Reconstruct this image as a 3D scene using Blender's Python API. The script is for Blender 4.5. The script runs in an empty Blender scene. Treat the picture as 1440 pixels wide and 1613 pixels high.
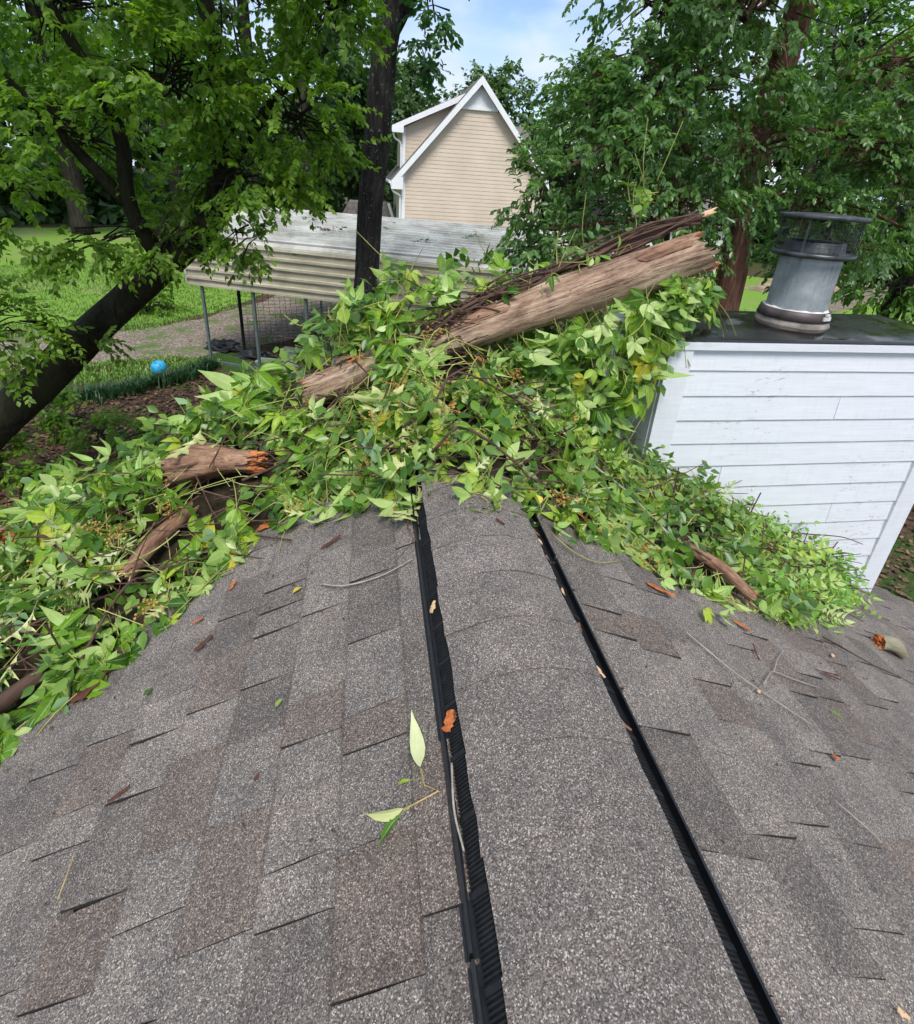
import bpy, math, random
import numpy as np
from mathutils import Vector, Matrix, noise as mnoise

# ------------------------------------------------------------------ camera, sky, sun, exposure
SC = bpy.context.scene
COL = SC.collection
ROOF_PITCH = math.radians(25.37)
TAN = math.tan(ROOF_PITCH)
GROUND = -4.0

cam_d = bpy.data.cameras.new('camera')
cam = bpy.data.objects.new('camera', cam_d)
COL.objects.link(cam)
cam_d.sensor_fit = 'HORIZONTAL'
cam_d.sensor_width = 36.0
cam_d.lens = 834.3 / 1440 * 36.0
cam_d.shift_y = -(806.5 - 649.8) / 1440
cam_d.clip_start = 0.02
cam_d.clip_end = 2000
_y, _p, _r = (math.radians(v) for v in (10.119, 23.915, 3.794))
FW = Vector((math.sin(_y)*math.cos(_p), math.cos(_y)*math.cos(_p), -math.sin(_p)))
_r0 = Vector((math.cos(_y), -math.sin(_y), 0))
_u0 = _r0.cross(FW)
RT = _r0*math.cos(_r) + _u0*math.sin(_r)
UP = RT.cross(FW)
CAM = Vector((-0.31, 0.0, 0.88))
cam.matrix_world = Matrix(((RT.x, UP.x, -FW.x, CAM.x), (RT.y, UP.y, -FW.y, CAM.y), (RT.z, UP.z, -FW.z, CAM.z), (0, 0, 0, 1)))
SC.camera = cam

SUN_EL, SUN_AZ = math.radians(58), math.radians(182)       # azimuth clockwise from +Y
world = bpy.data.worlds.new('World')
SC.world = world
world.use_nodes = True
nt = world.node_tree
nt.nodes.clear()
wout = nt.nodes.new('ShaderNodeOutputWorld')
wbg = nt.nodes.new('ShaderNodeBackground')
wbg.inputs['Strength'].default_value = 0.13
sky = nt.nodes.new('ShaderNodeTexSky')
sky.sky_type = 'NISHITA'
sky.sun_disc = False
sky.sun_elevation = SUN_EL
sky.sun_rotation = SUN_AZ
sky.air_density = 1.0
sky.dust_density = 0.6
sky.ozone_density = 2.0
wtc = nt.nodes.new('ShaderNodeTexCoord')
wmp = nt.nodes.new('ShaderNodeMapping')
wmp.inputs['Scale'].default_value = (1.0, 1.0, 2.2)
wmp.inputs['Location'].default_value = (0.35, 0.2, 0.0)
wn1 = nt.nodes.new('ShaderNodeTexNoise')
wn1.inputs['Scale'].default_value = 3.4
wn1.inputs['Detail'].default_value = 7
wn1.inputs['Roughness'].default_value = 0.55
wr1 = nt.nodes.new('ShaderNodeValToRGB')
wr1.color_ramp.elements[0].position = 0.36
wr1.color_ramp.elements[1].position = 0.56
wn2 = nt.nodes.new('ShaderNodeTexNoise')
wn2.inputs['Scale'].default_value = 6.0
wn2.inputs['Detail'].default_value = 5
wr2 = nt.nodes.new('ShaderNodeValToRGB')
wr2.color_ramp.elements[0].position = 0.3
wr2.color_ramp.elements[0].color = (3.0, 3.9, 5.3, 1)
wr2.color_ramp.elements[1].position = 0.7
wr2.color_ramp.elements[1].color = (4.7, 5.2, 6.0, 1)
wmx = nt.nodes.new('ShaderNodeMix')
wmx.data_type = 'RGBA'
L = nt.links.new
L(wtc.outputs['Generated'], wmp.inputs['Vector'])
L(wmp.outputs[0], wn1.inputs['Vector'])
L(wmp.outputs[0], wn2.inputs['Vector'])
L(wn1.outputs['Fac'], wr1.inputs[0])
L(wn2.outputs['Fac'], wr2.inputs[0])
L(wr1.outputs[0], wmx.inputs['Factor'])
L(sky.outputs[0], wmx.inputs['A'])
L(wr2.outputs[0], wmx.inputs['B'])
L(wmx.outputs['Result'], wbg.inputs['Color'])
L(wbg.outputs[0], wout.inputs['Surface'])

sun_d = bpy.data.lights.new('sun', 'SUN')
sun_d.energy = 2.5
sun_d.angle = math.radians(22)
sun_d.color = (1.0, 0.965, 0.91)
sun = bpy.data.objects.new('sun', sun_d)
COL.objects.link(sun)
_sd = Vector((math.sin(SUN_AZ)*math.cos(SUN_EL), math.cos(SUN_AZ)*math.cos(SUN_EL), math.sin(SUN_EL)))
sun.rotation_euler = _sd.to_track_quat('Z', 'Y').to_euler()

SC.view_settings.view_transform = 'Standard'
SC.view_settings.look = 'None'
SC.view_settings.exposure = 0.57
SC.view_settings.gamma = 1.0
SC.view_settings.use_curve_mapping = False
SC.render.engine = 'CYCLES'
SC.cycles.use_denoising = True
SC.cycles.max_bounces = 3
SC.cycles.diffuse_bounces = 2
SC.cycles.use_adaptive_sampling = True
SC.cycles.adaptive_threshold = 0.03
SC.cycles.glossy_bounces = 2
SC.cycles.transparent_max_bounces = 4
SC.cycles.transmission_bounces = 2

rnd = random.Random(7)
NP = np.random.default_rng(7)

# ------------------------------------------------------------------ helpers
def add(name, verts, faces, mats, parent=None, midx=None, smooth=False, loc=None, rot=None):
    me = bpy.data.meshes.new(name)
    me.from_pydata([tuple(v) for v in verts], [], [tuple(f) for f in faces])
    mats = mats if isinstance(mats, (list, tuple)) else [mats]
    for m in mats:
        me.materials.append(m)
    if midx is not None:
        me.polygons.foreach_set('material_index', list(midx))
    if smooth:
        me.polygons.foreach_set('use_smooth', [True]*len(me.polygons))
    me.update()
    return link(name, me, parent, loc, rot)

def link(name, me, parent=None, loc=None, rot=None):
    o = bpy.data.objects.new(name, me)
    COL.objects.link(o)
    if parent is not None:
        o.parent = parent
    if loc is not None:
        o.location = loc
    if rot is not None:
        if isinstance(rot, Matrix):
            o.rotation_euler = rot.to_euler()
        else:
            o.rotation_euler = rot
    return o

def tag(o, label=None, cat=None, group=None, kind=None):
    if label: o['label'] = label
    if cat: o['category'] = cat
    if group: o['group'] = group
    if kind: o['kind'] = kind
    return o

def empty(name, loc=(0, 0, 0), label=None, cat=None, group=None):
    o = bpy.data.objects.new(name, None)
    COL.objects.link(o)
    o.location = loc
    return tag(o, label, cat, group)

class MB:
    """collects shapes for one mesh"""
    def __init__(s):
        s.v, s.f, s.m = [], [], []
    def raw(s, vs, fs, m=0):
        n = len(s.v)
        s.v += [tuple(v) for v in vs]
        s.f += [tuple(i+n for i in f) for f in fs]
        s.m += [m]*len(fs)
    def box(s, c, d, R=None, m=0):
        hx, hy, hz = d[0]/2, d[1]/2, d[2]/2
        vs = [Vector((x*hx, y*hy, z*hz)) for x in (-1, 1) for y in (-1, 1) for z in (-1, 1)]
        if R is not None:
            vs = [R @ v for v in vs]
        c = Vector(c)
        s.raw([v+c for v in vs], [(0, 1, 3, 2), (4, 6, 7, 5), (0, 4, 5, 1), (2, 3, 7, 6), (0, 2, 6, 4), (1, 5, 7, 3)], m)
    def bar(s, a, b, w, h, m=0):
        a, b = Vector(a), Vector(b)
        d = b-a
        R = d.to_track_quat('X', 'Z').to_matrix()
        s.box((a+b)/2, (d.length, w, h), R, m)
    def tube(s, pts, rad, n=6, m=0, caps=True, wob=0.0, seed=0):
        pts = [Vector(p) for p in pts]
        if not isinstance(rad, (list, tuple)):
            rad = [rad]*len(pts)
        vs, fs = [], []
        ref = Vector((0.31, 0.2, 0.93))
        for i, p in enumerate(pts):
            t = (pts[min(i+1, len(pts)-1)]-pts[max(i-1, 0)]).normalized()
            a = t.cross(ref)
            if a.length < 0.05:
                a = t.cross(Vector((1, 0, 0)))
            a.normalize()
            b = t.cross(a)
            for k in range(n):
                an = 2*math.pi*k/n
                r = rad[i]
                if wob:
                    r *= 1 + wob*mnoise.noise(Vector((math.cos(an)*1.3, math.sin(an)*1.3, seed*3.1+i*0.45)))
                vs.append(p+a*math.cos(an)*r+b*math.sin(an)*r)
        for i in range(len(pts)-1):
            for k in range(n):
                k2 = (k+1) % n
                fs.append((i*n+k, i*n+k2, (i+1)*n+k2, (i+1)*n+k))
        if caps:
            fs.append(tuple(range(n))[::-1])
            fs.append(tuple((len(pts)-1)*n+k for k in range(n)))
        s.raw(vs, fs, m)
    def build(s, name, mats, parent=None, smooth=False, loc=None, rot=None):
        return add(name, s.v, s.f, mats, parent, s.m, smooth, loc, rot)

def curve_pts(pts, n):
    """Catmull-Rom through pts"""
    pts = [Vector(p) for p in pts]
    P = [pts[0]*2-pts[1]]+pts+[pts[-1]*2-pts[-2]]
    out = []
    segs = len(pts)-1
    for i in range(n+1):
        t = i/n*segs
        k = min(int(t), segs-1)
        u = t-k
        a, b, c, d = P[k:k+4]
        out.append(0.5*((2*b)+(c-a)*u+(2*a-5*b+4*c-d)*u*u+(3*b-a-3*c+d)*u**3))
    return out

def numpy_mesh(name, V, F, mat, parent=None, attr=None):
    """V (n,3) verts, F (m,3) tris; attr: per-vertex float 'tint'"""
    me = bpy.data.meshes.new(name)
    me.vertices.add(len(V))
    me.vertices.foreach_set('co', np.asarray(V, dtype=np.float32).ravel())
    me.loops.add(len(F)*3)
    me.loops.foreach_set('vertex_index', np.asarray(F, dtype=np.int32).ravel())
    me.polygons.add(len(F))
    me.polygons.foreach_set('loop_start', np.arange(0, len(F)*3, 3, dtype=np.int32))
    me.polygons.foreach_set('loop_total', np.full(len(F), 3, dtype=np.int32))
    if attr is not None:
        a = me.attributes.new('tint', 'FLOAT', 'POINT')
        a.data.foreach_set('value', np.asarray(attr, dtype=np.float32))
    me.materials.append(mat)
    me.update(calc_edges=True)
    return link(name, me, parent)

# ------------------------------------------------------------------ materials
class NM:
    """small node material builder"""
    def __init__(s, name):
        s.mat = bpy.data.materials.new(name)
        s.mat.use_nodes = True
        s.t = s.mat.node_tree
        s.b = s.t.nodes['Principled BSDF']
    def n(s, kind, **kw):
        nd = s.t.nodes.new('ShaderNode'+kind)
        for k, v in kw.items():
            setattr(nd, k, v)
        return nd
    def l(s, a, b):
        s.t.links.new(a, b)
    def pos(s):
        return s.n('NewGeometry').outputs['Position']
    def obj(s):
        return s.n('TexCoord').outputs['Object']
    def mapping(s, vec, scale=(1, 1, 1), rot=(0, 0, 0)):
        m = s.n('Mapping')
        m.inputs['Scale'].default_value = scale
        m.inputs['Rotation'].default_value = rot
        s.l(vec, m.inputs['Vector'])
        return m.outputs[0]
    def noise(s, vec, scale, detail=4, rough=0.55, dist=0.0):
        nd = s.n('TexNoise')
        nd.inputs['Scale'].default_value = scale
        nd.inputs['Detail'].default_value = detail
        nd.inputs['Roughness'].default_value = rough
        nd.inputs['Distortion'].default_value = dist
        s.l(vec, nd.inputs['Vector'])
        return nd.outputs['Fac']
    def voro(s, vec, scale, out='Color', feature='F1'):
        nd = s.n('TexVoronoi')
        nd.feature = feature
        nd.inputs['Scale'].default_value = scale
        s.l(vec, nd.inputs['Vector'])
        return nd.outputs[out]
    def ramp(s, fac, stops, interp='LINEAR'):
        r = s.n('ValToRGB')
        r.color_ramp.interpolation = interp
        el = r.color_ramp.elements
        while len(el) > 1:
            el.remove(el[-1])
        for i, (p, c) in enumerate(stops):
            e = el[0] if i == 0 else el.new(p)
            e.position = p
            e.color = (*c, 1) if len(c) == 3 else c
        s.l(fac, r.inputs[0])
        return r.outputs[0]
    def gray(s, fac, a, b):
        return s.ramp(fac, [(a, (0, 0, 0)), (b, (1, 1, 1))])
    def mix(s, fac, a, b, mode='MIX'):
        m = s.n('Mix', data_type='RGBA', blend_type=mode)
        for val, k in ((fac, 'Factor'), (a, 'A'), (b, 'B')):
            sock = m.inputs[k] if k != 'Factor' else m.inputs[0]
            if k == 'A': sock = m.inputs[6]
            if k == 'B': sock = m.inputs[7]
            if isinstance(val, (int, float)):
                sock.default_value = val
            elif isinstance(val, tuple):
                sock.default_value = (*val, 1)
            else:
                s.l(val, sock)
        return m.outputs[2]
    def math(s, op, a, b=0.0):
        m = s.n('Math', operation=op)
        for i, v in enumerate((a, b)):
            if isinstance(v, (int, float)):
                m.inputs[i].default_value = v
            else:
                s.l(v, m.inputs[i])
        return m.outputs[0]
    def sep(s, col):
        nd = s.n('SeparateColor')
        s.l(col, nd.inputs[0])
        return nd.outputs
    def bump(s, h, strength=0.3, dist=0.01):
        b = s.n('Bump')
        b.inputs['Strength'].default_value = strength
        b.inputs['Distance'].default_value = dist
        s.l(h, b.inputs['Height'])
        s.l(b.outputs[0], s.b.inputs['Normal'])
        return b
    def color(s, c):
        if isinstance(c, tuple):
            s.b.inputs['Base Color'].default_value = (*c, 1)
        else:
            s.l(c, s.b.inputs['Base Color'])
    def rough(s, r):
        if isinstance(r, (int, float)):
            s.b.inputs['Roughness'].default_value = r
        else:
            s.l(r, s.b.inputs['Roughness'])
    def spec(s, v):
        s.b.inputs['Specular IOR Level'].default_value = v
    def objrand(s):
        return s.n('ObjectInfo').outputs['Random']
    def attr(s, name='tint'):
        a = s.n('Attribute')
        a.attribute_name = name
        return a.outputs['Fac']

def M_shingle(name, tintrange=True, ramp=None):
    m = NM(name)
    p = m.pos()
    col = m.voro(p, 560)
    g = m.sep(col)[0]
    gran = m.ramp(g, [(0.0, (0.070, 0.061, 0.054)), (0.18, (0.115, 0.101, 0.090)), (0.42, (0.163, 0.143, 0.127)), (0.66, (0.215, 0.189, 0.168)),
                      (0.84, (0.30, 0.268, 0.24)), (0.945, (0.48, 0.44, 0.40))], 'CONSTANT')
    tint = m.math('FRACT', m.math('ADD', m.objrand(), m.attr()))
    tr = m.ramp(tint, ramp or [(0.0, (1.0, 0.99, 0.98)), (0.18, (0.82, 0.80, 0.79)), (0.32, (1.12, 1.10, 1.08)), (0.48, (0.92, 0.90, 0.89)), (0.62, (0.89, 0.82, 0.775)),
                               (0.69, (1.05, 1.03, 1.01)), (0.80, (0.76, 0.74, 0.73)), (0.87, (1.08, 1.06, 1.04)), (0.96, (0.82, 0.745, 0.70))], 'CONSTANT')
    c = m.mix(1.0, gran, tr, 'MULTIPLY')
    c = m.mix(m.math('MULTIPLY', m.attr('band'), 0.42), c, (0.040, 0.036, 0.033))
    blotch = m.noise(p, 9, 4)
    c = m.mix(1.0, c, m.ramp(blotch, [(0.3, (0.80, 0.80, 0.82)), (0.7, (1.14, 1.12, 1.1))]), 'MULTIPLY')
    stain = m.noise(m.mapping(p, (1, 1, 1)), 26, 5, 0.7)
    c = m.mix(m.gray(stain, 0.60, 0.78), c, (0.055, 0.055, 0.062))
    m.color(c)
    m.rough(0.85)
    m.spec(0.25)
    m.bump(g, 0.35, 0.0015)
    return m.mat

MAT = {}
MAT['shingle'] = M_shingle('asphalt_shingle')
MAT['asphalt_edge'] = None
MAT['cap'] = M_shingle('cap_shingle', ramp=[(0.0, (0.98, 0.96, 0.95)), (0.5, (1.05, 1.03, 1.03)), (0.75, (0.92, 0.90, 0.89))])

def simple(name, c, rough=0.6, metal=0.0, spec=0.5, nscale=None, amt=0.25, bump=0.0, coord='obj'):
    m = NM(name)
    if nscale:
        v = m.obj() if coord == 'obj' else m.pos()
        n = m.noise(v, nscale, 5)
        lo = tuple(x*(1-amt) for x in c)
        hi = tuple(min(1, x*(1+amt)) for x in c)
        m.color(m.ramp(n, [(0.3, lo), (0.7, hi)]))
        if bump:
            m.bump(n, bump, 0.01)
    else:
        m.color(c)
    m.rough(rough)
    m.spec(spec)
    m.b.inputs['Metallic'].default_value = metal
    return m.mat

MAT['asphalt_edge'] = simple('cut_asphalt_edge', (0.045, 0.041, 0.038), 0.9, 0, 0.2, 300, 0.5, 0, 'pos')
MAT['plastic'] = simple('black_plastic', (0.008, 0.0085, 0.010), 0.34, 0, 0.5, 40, 0.4)
MAT['plastic_matte'] = simple('black_plastic_matte', (0.012, 0.0125, 0.014), 0.62, 0, 0.35, 60, 0.5)

def M_white_siding(name, tint=(0.725, 0.74, 0.77)):
    m = NM(name)
    p = m.pos()
    long = m.noise(m.mapping(p, (3.0, 3.0, 60.0)), 2.0, 6, 0.6)
    c = m.ramp(long, [(0.25, tuple(x*0.93 for x in tint)), (0.7, tuple(min(1, x*1.04) for x in tint))])
    peel = m.noise(m.mapping(p, (7, 7, 24)), 3.0, 8, 0.72, 0.6)
    big = m.noise(p, 2.2, 2)
    mask = m.math('MULTIPLY', m.gray(peel, 0.585, 0.625), m.gray(big, 0.54, 0.66))
    c = m.mix(m.math('MULTIPLY', mask, 0.75), c, (0.36, 0.35, 0.34))
    dirt = m.noise(m.mapping(p, (14, 14, 2)), 3, 5, 0.6)
    c = m.mix(m.math('MULTIPLY', m.gray(dirt, 0.52, 0.82), 0.26), c, (0.48, 0.48, 0.45))
    m.color(c)
    m.rough(m.ramp(long, [(0.3, (0.42,)*3), (0.7, (0.6,)*3)]))
    h = m.math('SUBTRACT', m.math('MULTIPLY', long, 0.5), mask)
    m.bump(h, 0.35, 0.003)
    return m.mat
MAT['white'] = M_white_siding('white_painted_wood')

def M_capmetal():
    m = NM('dark_cap_metal')
    p = m.pos()
    n = m.noise(p, 9, 5)
    n2 = m.noise(p, 55, 4)
    wet = m.gray(m.noise(p, 3.2, 3), 0.46, 0.56)
    c = m.ramp(n, [(0.3, (0.010, 0.010, 0.009)), (0.55, (0.018, 0.017, 0.014)), (0.75, (0.035, 0.032, 0.026))])
    c = m.mix(m.gray(n2, 0.66, 0.84), c, (0.08, 0.07, 0.055))
    m.color(c)
    m.rough(m.mix(wet, (0.30, 0.30, 0.30), (0.04, 0.04, 0.04)))
    m.bump(n2, 0.06, 0.004)
    return m.mat
MAT['capmetal'] = M_capmetal()

def M_galv():
    m = NM('galvanised_steel')
    p = m.obj()
    spang = m.sep(m.voro(p, 55))[0]
    n = m.noise(p, 6, 5, 0.6)
    drip = m.noise(m.mapping(p, (9, 9, 1.2)), 2.5, 5)
    c = m.ramp(n, [(0.3, (0.19, 0.21, 0.215)), (0.5, (0.37, 0.40, 0.41)), (0.72, (0.58, 0.61, 0.62))])
    c = m.mix(m.math('MULTIPLY', spang, 0.25), c, (0.45, 0.5, 0.53))
    c = m.mix(m.math('MULTIPLY', m.gray(drip, 0.52, 0.75), 0.55), c, (0.055, 0.065, 0.07))
    m.color(c)
    m.b.inputs['Metallic'].default_value = 0.25
    m.rough(m.ramp(n, [(0.3, (0.55,)*3), (0.7, (0.42,)*3)]))
    m.bump(n, 0.12, 0.004)
    return m.mat
MAT['galv'] = M_galv()
MAT['band'] = simple('dark_rusty_band', (0.075, 0.058, 0.055), 0.5, 0.2, 0.5, 14, 0.5)
MAT['caulk'] = simple('pale_caulk', (0.62, 0.60, 0.56), 0.7, 0, 0.3, 25, 0.3)
MAT['dirty_collar'] = simple('dirty_white_collar', (0.26, 0.225, 0.19), 0.65, 0, 0.3, 12, 0.6)
MAT['lid'] = simple('dark_lid_metal', (0.065, 0.07, 0.072), 0.42, 0.5, 0.5, 18, 0.6)

def M_wood(name, stops, streak=(7, 70, 70), moss=None, bumps=0.6, rough=0.75, crack=True):
    m = NM(name)
    p = m.obj()
    v = m.mapping(p, streak)
    n = m.noise(v, 1.0, 8, 0.65, 0.4)
    n2 = m.noise(p, 5.0, 4)
    fine = m.noise(m.mapping(p, (streak[0]*6, streak[1]*4, streak[2]*4)), 1.0, 4, 0.7)
    n3 = m.noise(m.mapping(p, (3.2, 8, 8)), 1.3, 5, 0.6, 0.8)
    c = m.ramp(m.math('ADD', m.math('ADD', m.math('MULTIPLY', n, 0.40), m.math('MULTIPLY', fine, 0.22)), m.math('MULTIPLY', n3, 0.38)), stops)
    if crack:
        cr = m.noise(m.mapping(p, (streak[0]*0.8, streak[1]*1.6, streak[2]*1.6)), 1.0, 5, 0.7)
        c = m.mix(m.gray(cr, 0.57, 0.66), c, (0.022, 0.014, 0.010))
    if moss:
        mk = m.noise(p, 7, 5, 0.7)
        c = m.mix(m.gray(mk, moss[0], moss[0]+0.12), c, moss[1])
    m.color(c)
    m.rough(rough)
    m.spec(0.3)
    m.bump(m.math('ADD', n, m.math('MULTIPLY', fine, 0.5)), bumps, 0.012)
    return m.mat
MAT['log'] = M_wood('weathered_log', [(0.35, (0.055, 0.030, 0.020)), (0.43, (0.19, 0.115, 0.075)), (0.51, (0.36, 0.235, 0.158)), (0.61, (0.56, 0.42, 0.30))])
MAT['logred'] = M_wood('red_brown_log', [(0.33, (0.045, 0.022, 0.015)), (0.44, (0.15, 0.075, 0.046)), (0.54, (0.31, 0.175, 0.105)), (0.66, (0.50, 0.34, 0.22))])
MAT['rot'] = M_wood('orange_rotten_wood', [(0.3, (0.16, 0.035, 0.010)), (0.48, (0.46, 0.13, 0.035)), (0.62, (0.66, 0.27, 0.10)), (0.78, (0.72, 0.45, 0.24))], (7, 22, 22), None, 0.9, 0.8)
MAT['paletip'] = M_wood('pale_split_wood', [(0.3, (0.45, 0.27, 0.13)), (0.6, (0.66, 0.46, 0.27)), (0.8, (0.75, 0.60, 0.40))], (3, 30, 30), None, 0.5, 0.7, False)
MAT['vinewood'] = M_wood('brown_vine_bark', [(0.3, (0.03, 0.016, 0.012)), (0.55, (0.10, 0.055, 0.038)), (0.75, (0.19, 0.115, 0.08))], (2, 30, 30))
MAT['twig'] = M_wood('grey_twig_bark', [(0.3, (0.13, 0.10, 0.08)), (0.5, (0.33, 0.285, 0.24)), (0.7, (0.58, 0.54, 0.48))], (9, 40, 40), None, 0.5, 0.7, False)
MAT['chipdark'] = M_wood('dark_red_bark_chip', [(0.3, (0.05, 0.017, 0.010)), (0.55, (0.14, 0.048, 0.027)), (0.75, (0.24, 0.10, 0.06))], (12, 40, 40), None, 0.8, 0.7, False)
MAT['lichenlog'] = M_wood('lichen_log', [(0.3, (0.10, 0.085, 0.055)), (0.55, (0.30, 0.27, 0.18)), (0.75, (0.50, 0.46, 0.33))], (5, 20, 20), (0.56, (0.27, 0.30, 0.14)), 0.8)

def M_bark(name, dark, mid, light, patch=None, patch_th=0.6, scale=1.0, moss=None):
    m = NM(name)
    p = m.pos()
    ridg = m.noise(m.mapping(p, (9*scale, 9*scale, 1.4*scale)), 1.6, 7, 0.66, 0.5)
    c = m.ramp(ridg, [(0.34, dark), (0.52, mid), (0.72, light)])
    if moss:
        mk = m.noise(p, 2.2, 5, 0.7)
        c = m.mix(m.gray(mk, 0.40, 0.66), c, moss)
    if patch:
        sp = m.noise(p, 17*scale, 5, 0.75)
        c = m.mix(m.gray(sp, patch_th, patch_th+0.05), c, patch)
    m.color(c)
    m.rough(0.9)
    m.spec(0.2)
    m.bump(ridg, 1.0, 0.06)
    return m.mat
MAT['bark_mid'] = M_bark('dark_bark_lichen', (0.012, 0.011, 0.010), (0.034, 0.030, 0.027), (0.085, 0.077, 0.070), (0.30, 0.31, 0.29), 0.615)
MAT['bark_moss'] = M_bark('mossy_dark_bark', (0.008, 0.007, 0.005), (0.022, 0.018, 0.013), (0.05, 0.042, 0.030), (0.13, 0.14, 0.11), 0.70, 1.0, (0.028, 0.034, 0.010))
MAT['bark_red'] = M_bark('reddish_bark', (0.035, 0.018, 0.012), (0.13, 0.066, 0.043), (0.27, 0.16, 0.11), (0.30, 0.28, 0.23), 0.64)
MAT['bark_far'] = M_bark('grey_brown_bark', (0.02, 0.016, 0.013), (0.05, 0.042, 0.034), (0.10, 0.085, 0.07))

def M_leaf(name, tops, under=None, trans=0.25, rough=0.4, use_attr=True, hue_noise=True, spec=0.5, spots=None):
    """tops: colour stops over a random value; under: colour of the leaf's lower face"""
    m = NM(name)
    r = m.attr() if use_attr else m.objrand()
    c = m.ramp(r, tops)
    if hue_noise:
        n = m.noise(m.pos(), 1.1, 3)
        c = m.mix(1.0, c, m.ramp(n, [(0.3, (0.86, 0.92, 0.9)), (0.7, (1.14, 1.08, 1.0))]), 'MULTIPLY')
    if not use_attr:
        vein = m.noise(m.obj(), 38, 4, 0.6)
        c = m.mix(1.0, c, m.ramp(vein, [(0.3, (0.78, 0.84, 0.8)), (0.7, (1.2, 1.12, 1.1))]), 'MULTIPLY')
    if under:
        g = m.n('NewGeometry')
        cu = m.ramp(r, under)
        if not use_attr:
            v2 = m.noise(m.obj(), 26, 4, 0.6)
            cu = m.mix(1.0, cu, m.ramp(v2, [(0.3, (0.84, 0.88, 0.84)), (0.7, (1.12, 1.1, 1.1))]), 'MULTIPLY')
        c = m.mix(g.outputs['Backfacing'], c, cu)
    if not use_attr:
        rib, alo = m.attr('rib'), m.attr('along')
        lat = m.math('SINE', m.math('MULTIPLY', m.math('ADD', alo, m.math('MULTIPLY', rib, 0.32)), 46.0))
        latm = m.math('MULTIPLY', m.gray(lat, 0.72, 0.98), 0.22)
        veins = m.math('MAXIMUM', m.math('MULTIPLY', m.gray(rib, 0.86, 0.95), 0.6), latm)
        c = m.mix(veins, c, m.mix(0.55, c, (0.62, 0.72, 0.38)))
        m.bump(veins, 0.5, -0.002)
    if spots:
        sp = m.noise(m.obj(), 18, 4, 0.7)
        c = m.mix(m.gray(sp, 0.70, 0.76), c, spots)
    m.color(c)
    m.rough(rough)
    m.spec(spec)
    if trans > 0:
        tr = m.n('BsdfTranslucent')
        tcol = m.mix(1.0, c, (1.5, 1.75, 0.6), 'MULTIPLY')
        m.l(tcol, tr.inputs['Color'])
        mx = m.n('MixShader')
        mx.inputs[0].default_value = trans
        out = [n for n in m.t.nodes if n.type == 'OUTPUT_MATERIAL'][0]
        m.l(m.b.outputs[0], mx.inputs[1])
        m.l(tr.outputs[0], mx.inputs[2])
        m.l(mx.outputs[0], out.inputs['Surface'])
    return m.mat

MAT['leaf_left'] = M_leaf('leaf_left_tree', [(0.0, (0.070, 0.135, 0.024)), (0.5, (0.145, 0.255, 0.034)), (0.85, (0.215, 0.34, 0.042)), (1.0, (0.30, 0.42, 0.055))], None, 0.5, 0.4, spec=0.35)
MAT['leaf_mid'] = M_leaf('leaf_mid_tree', [(0.0, (0.032, 0.095, 0.028)), (0.6, (0.060, 0.155, 0.042)), (1.0, (0.10, 0.22, 0.05))], None, 0.3, 0.38)
MAT['leaf_right'] = M_leaf('leaf_right_tree', [(0.0, (0.065, 0.135, 0.048)), (0.55, (0.120, 0.225, 0.075)), (0.9, (0.18, 0.30, 0.09)), (1.0, (0.25, 0.38, 0.08))], None, 0.42, 0.3)
MAT['leaf_yellow'] = M_leaf('leaf_light_green', [(0.0, (0.055, 0.135, 0.020)), (0.6, (0.11, 0.235, 0.034)), (1.0, (0.19, 0.33, 0.05))], None, 0.36, 0.45)
MAT['leaf_far'] = M_leaf('leaf_far_trees', [(0.0, (0.040, 0.085, 0.030)), (0.5, (0.070, 0.135, 0.042)), (1.0, (0.12, 0.20, 0.06))], None, 0.25, 0.6)
MAT['leaf_wood'] = M_leaf('leaf_woods', [(0.0, (0.028, 0.068, 0.020)), (0.6, (0.055, 0.120, 0.030)), (1.0, (0.11, 0.185, 0.045))], None, 0.3, 0.55)
V_UNDER = [(0.0, (0.26, 0.42, 0.085)), (0.5, (0.37, 0.51, 0.14)), (1.0, (0.52, 0.61, 0.26))]
MAT['vine'] = M_leaf('creeper_leaf', [(0.0, (0.034, 0.110, 0.005)), (0.3, (0.090, 0.215, 0.009)), (0.65, (0.190, 0.340, 0.016)), (0.92, (0.35, 0.46, 0.035)), (1.0, (0.54, 0.45, 0.03))], V_UNDER, 0.25, 0.33, False, False, 0.32)
MAT['vine_pale'] = M_leaf('pale_creeper_leaf', [(0.0, (0.12, 0.26, 0.02)), (0.5, (0.26, 0.40, 0.04)), (1.0, (0.42, 0.51, 0.09))], V_UNDER, 0.25, 0.40, False, False, 0.28)
MAT['vine_fill'] = M_leaf('creeper_leaf_small', [(0.0, (0.035, 0.100, 0.010)), (0.5, (0.09, 0.19, 0.020)), (0.8, (0.20, 0.31, 0.05)), (1.0, (0.33, 0.42, 0.11))], [(0.0, (0.13, 0.25, 0.10)), (1.0, (0.27, 0.40, 0.19))], 0.2, 0.36)
MAT['oak'] = M_leaf('oak_leaf', [(0.0, (0.05, 0.16, 0.02)), (0.6, (0.10, 0.22, 0.035)), (1.0, (0.22, 0.30, 0.06))], [(0.0, (0.42, 0.47, 0.17)), (0.6, (0.55, 0.56, 0.24)), (1.0, (0.60, 0.62, 0.34))], 0.15, 0.42, False, False, 0.4)
MAT['sprig'] = M_leaf('fresh_sprig_leaf', [(0.0, (0.11, 0.28, 0.035)), (0.6, (0.19, 0.38, 0.055)), (1.0, (0.30, 0.44, 0.10))], [(0.0, (0.25, 0.42, 0.14)), (1.0, (0.34, 0.48, 0.20))], 0.25, 0.4)
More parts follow.
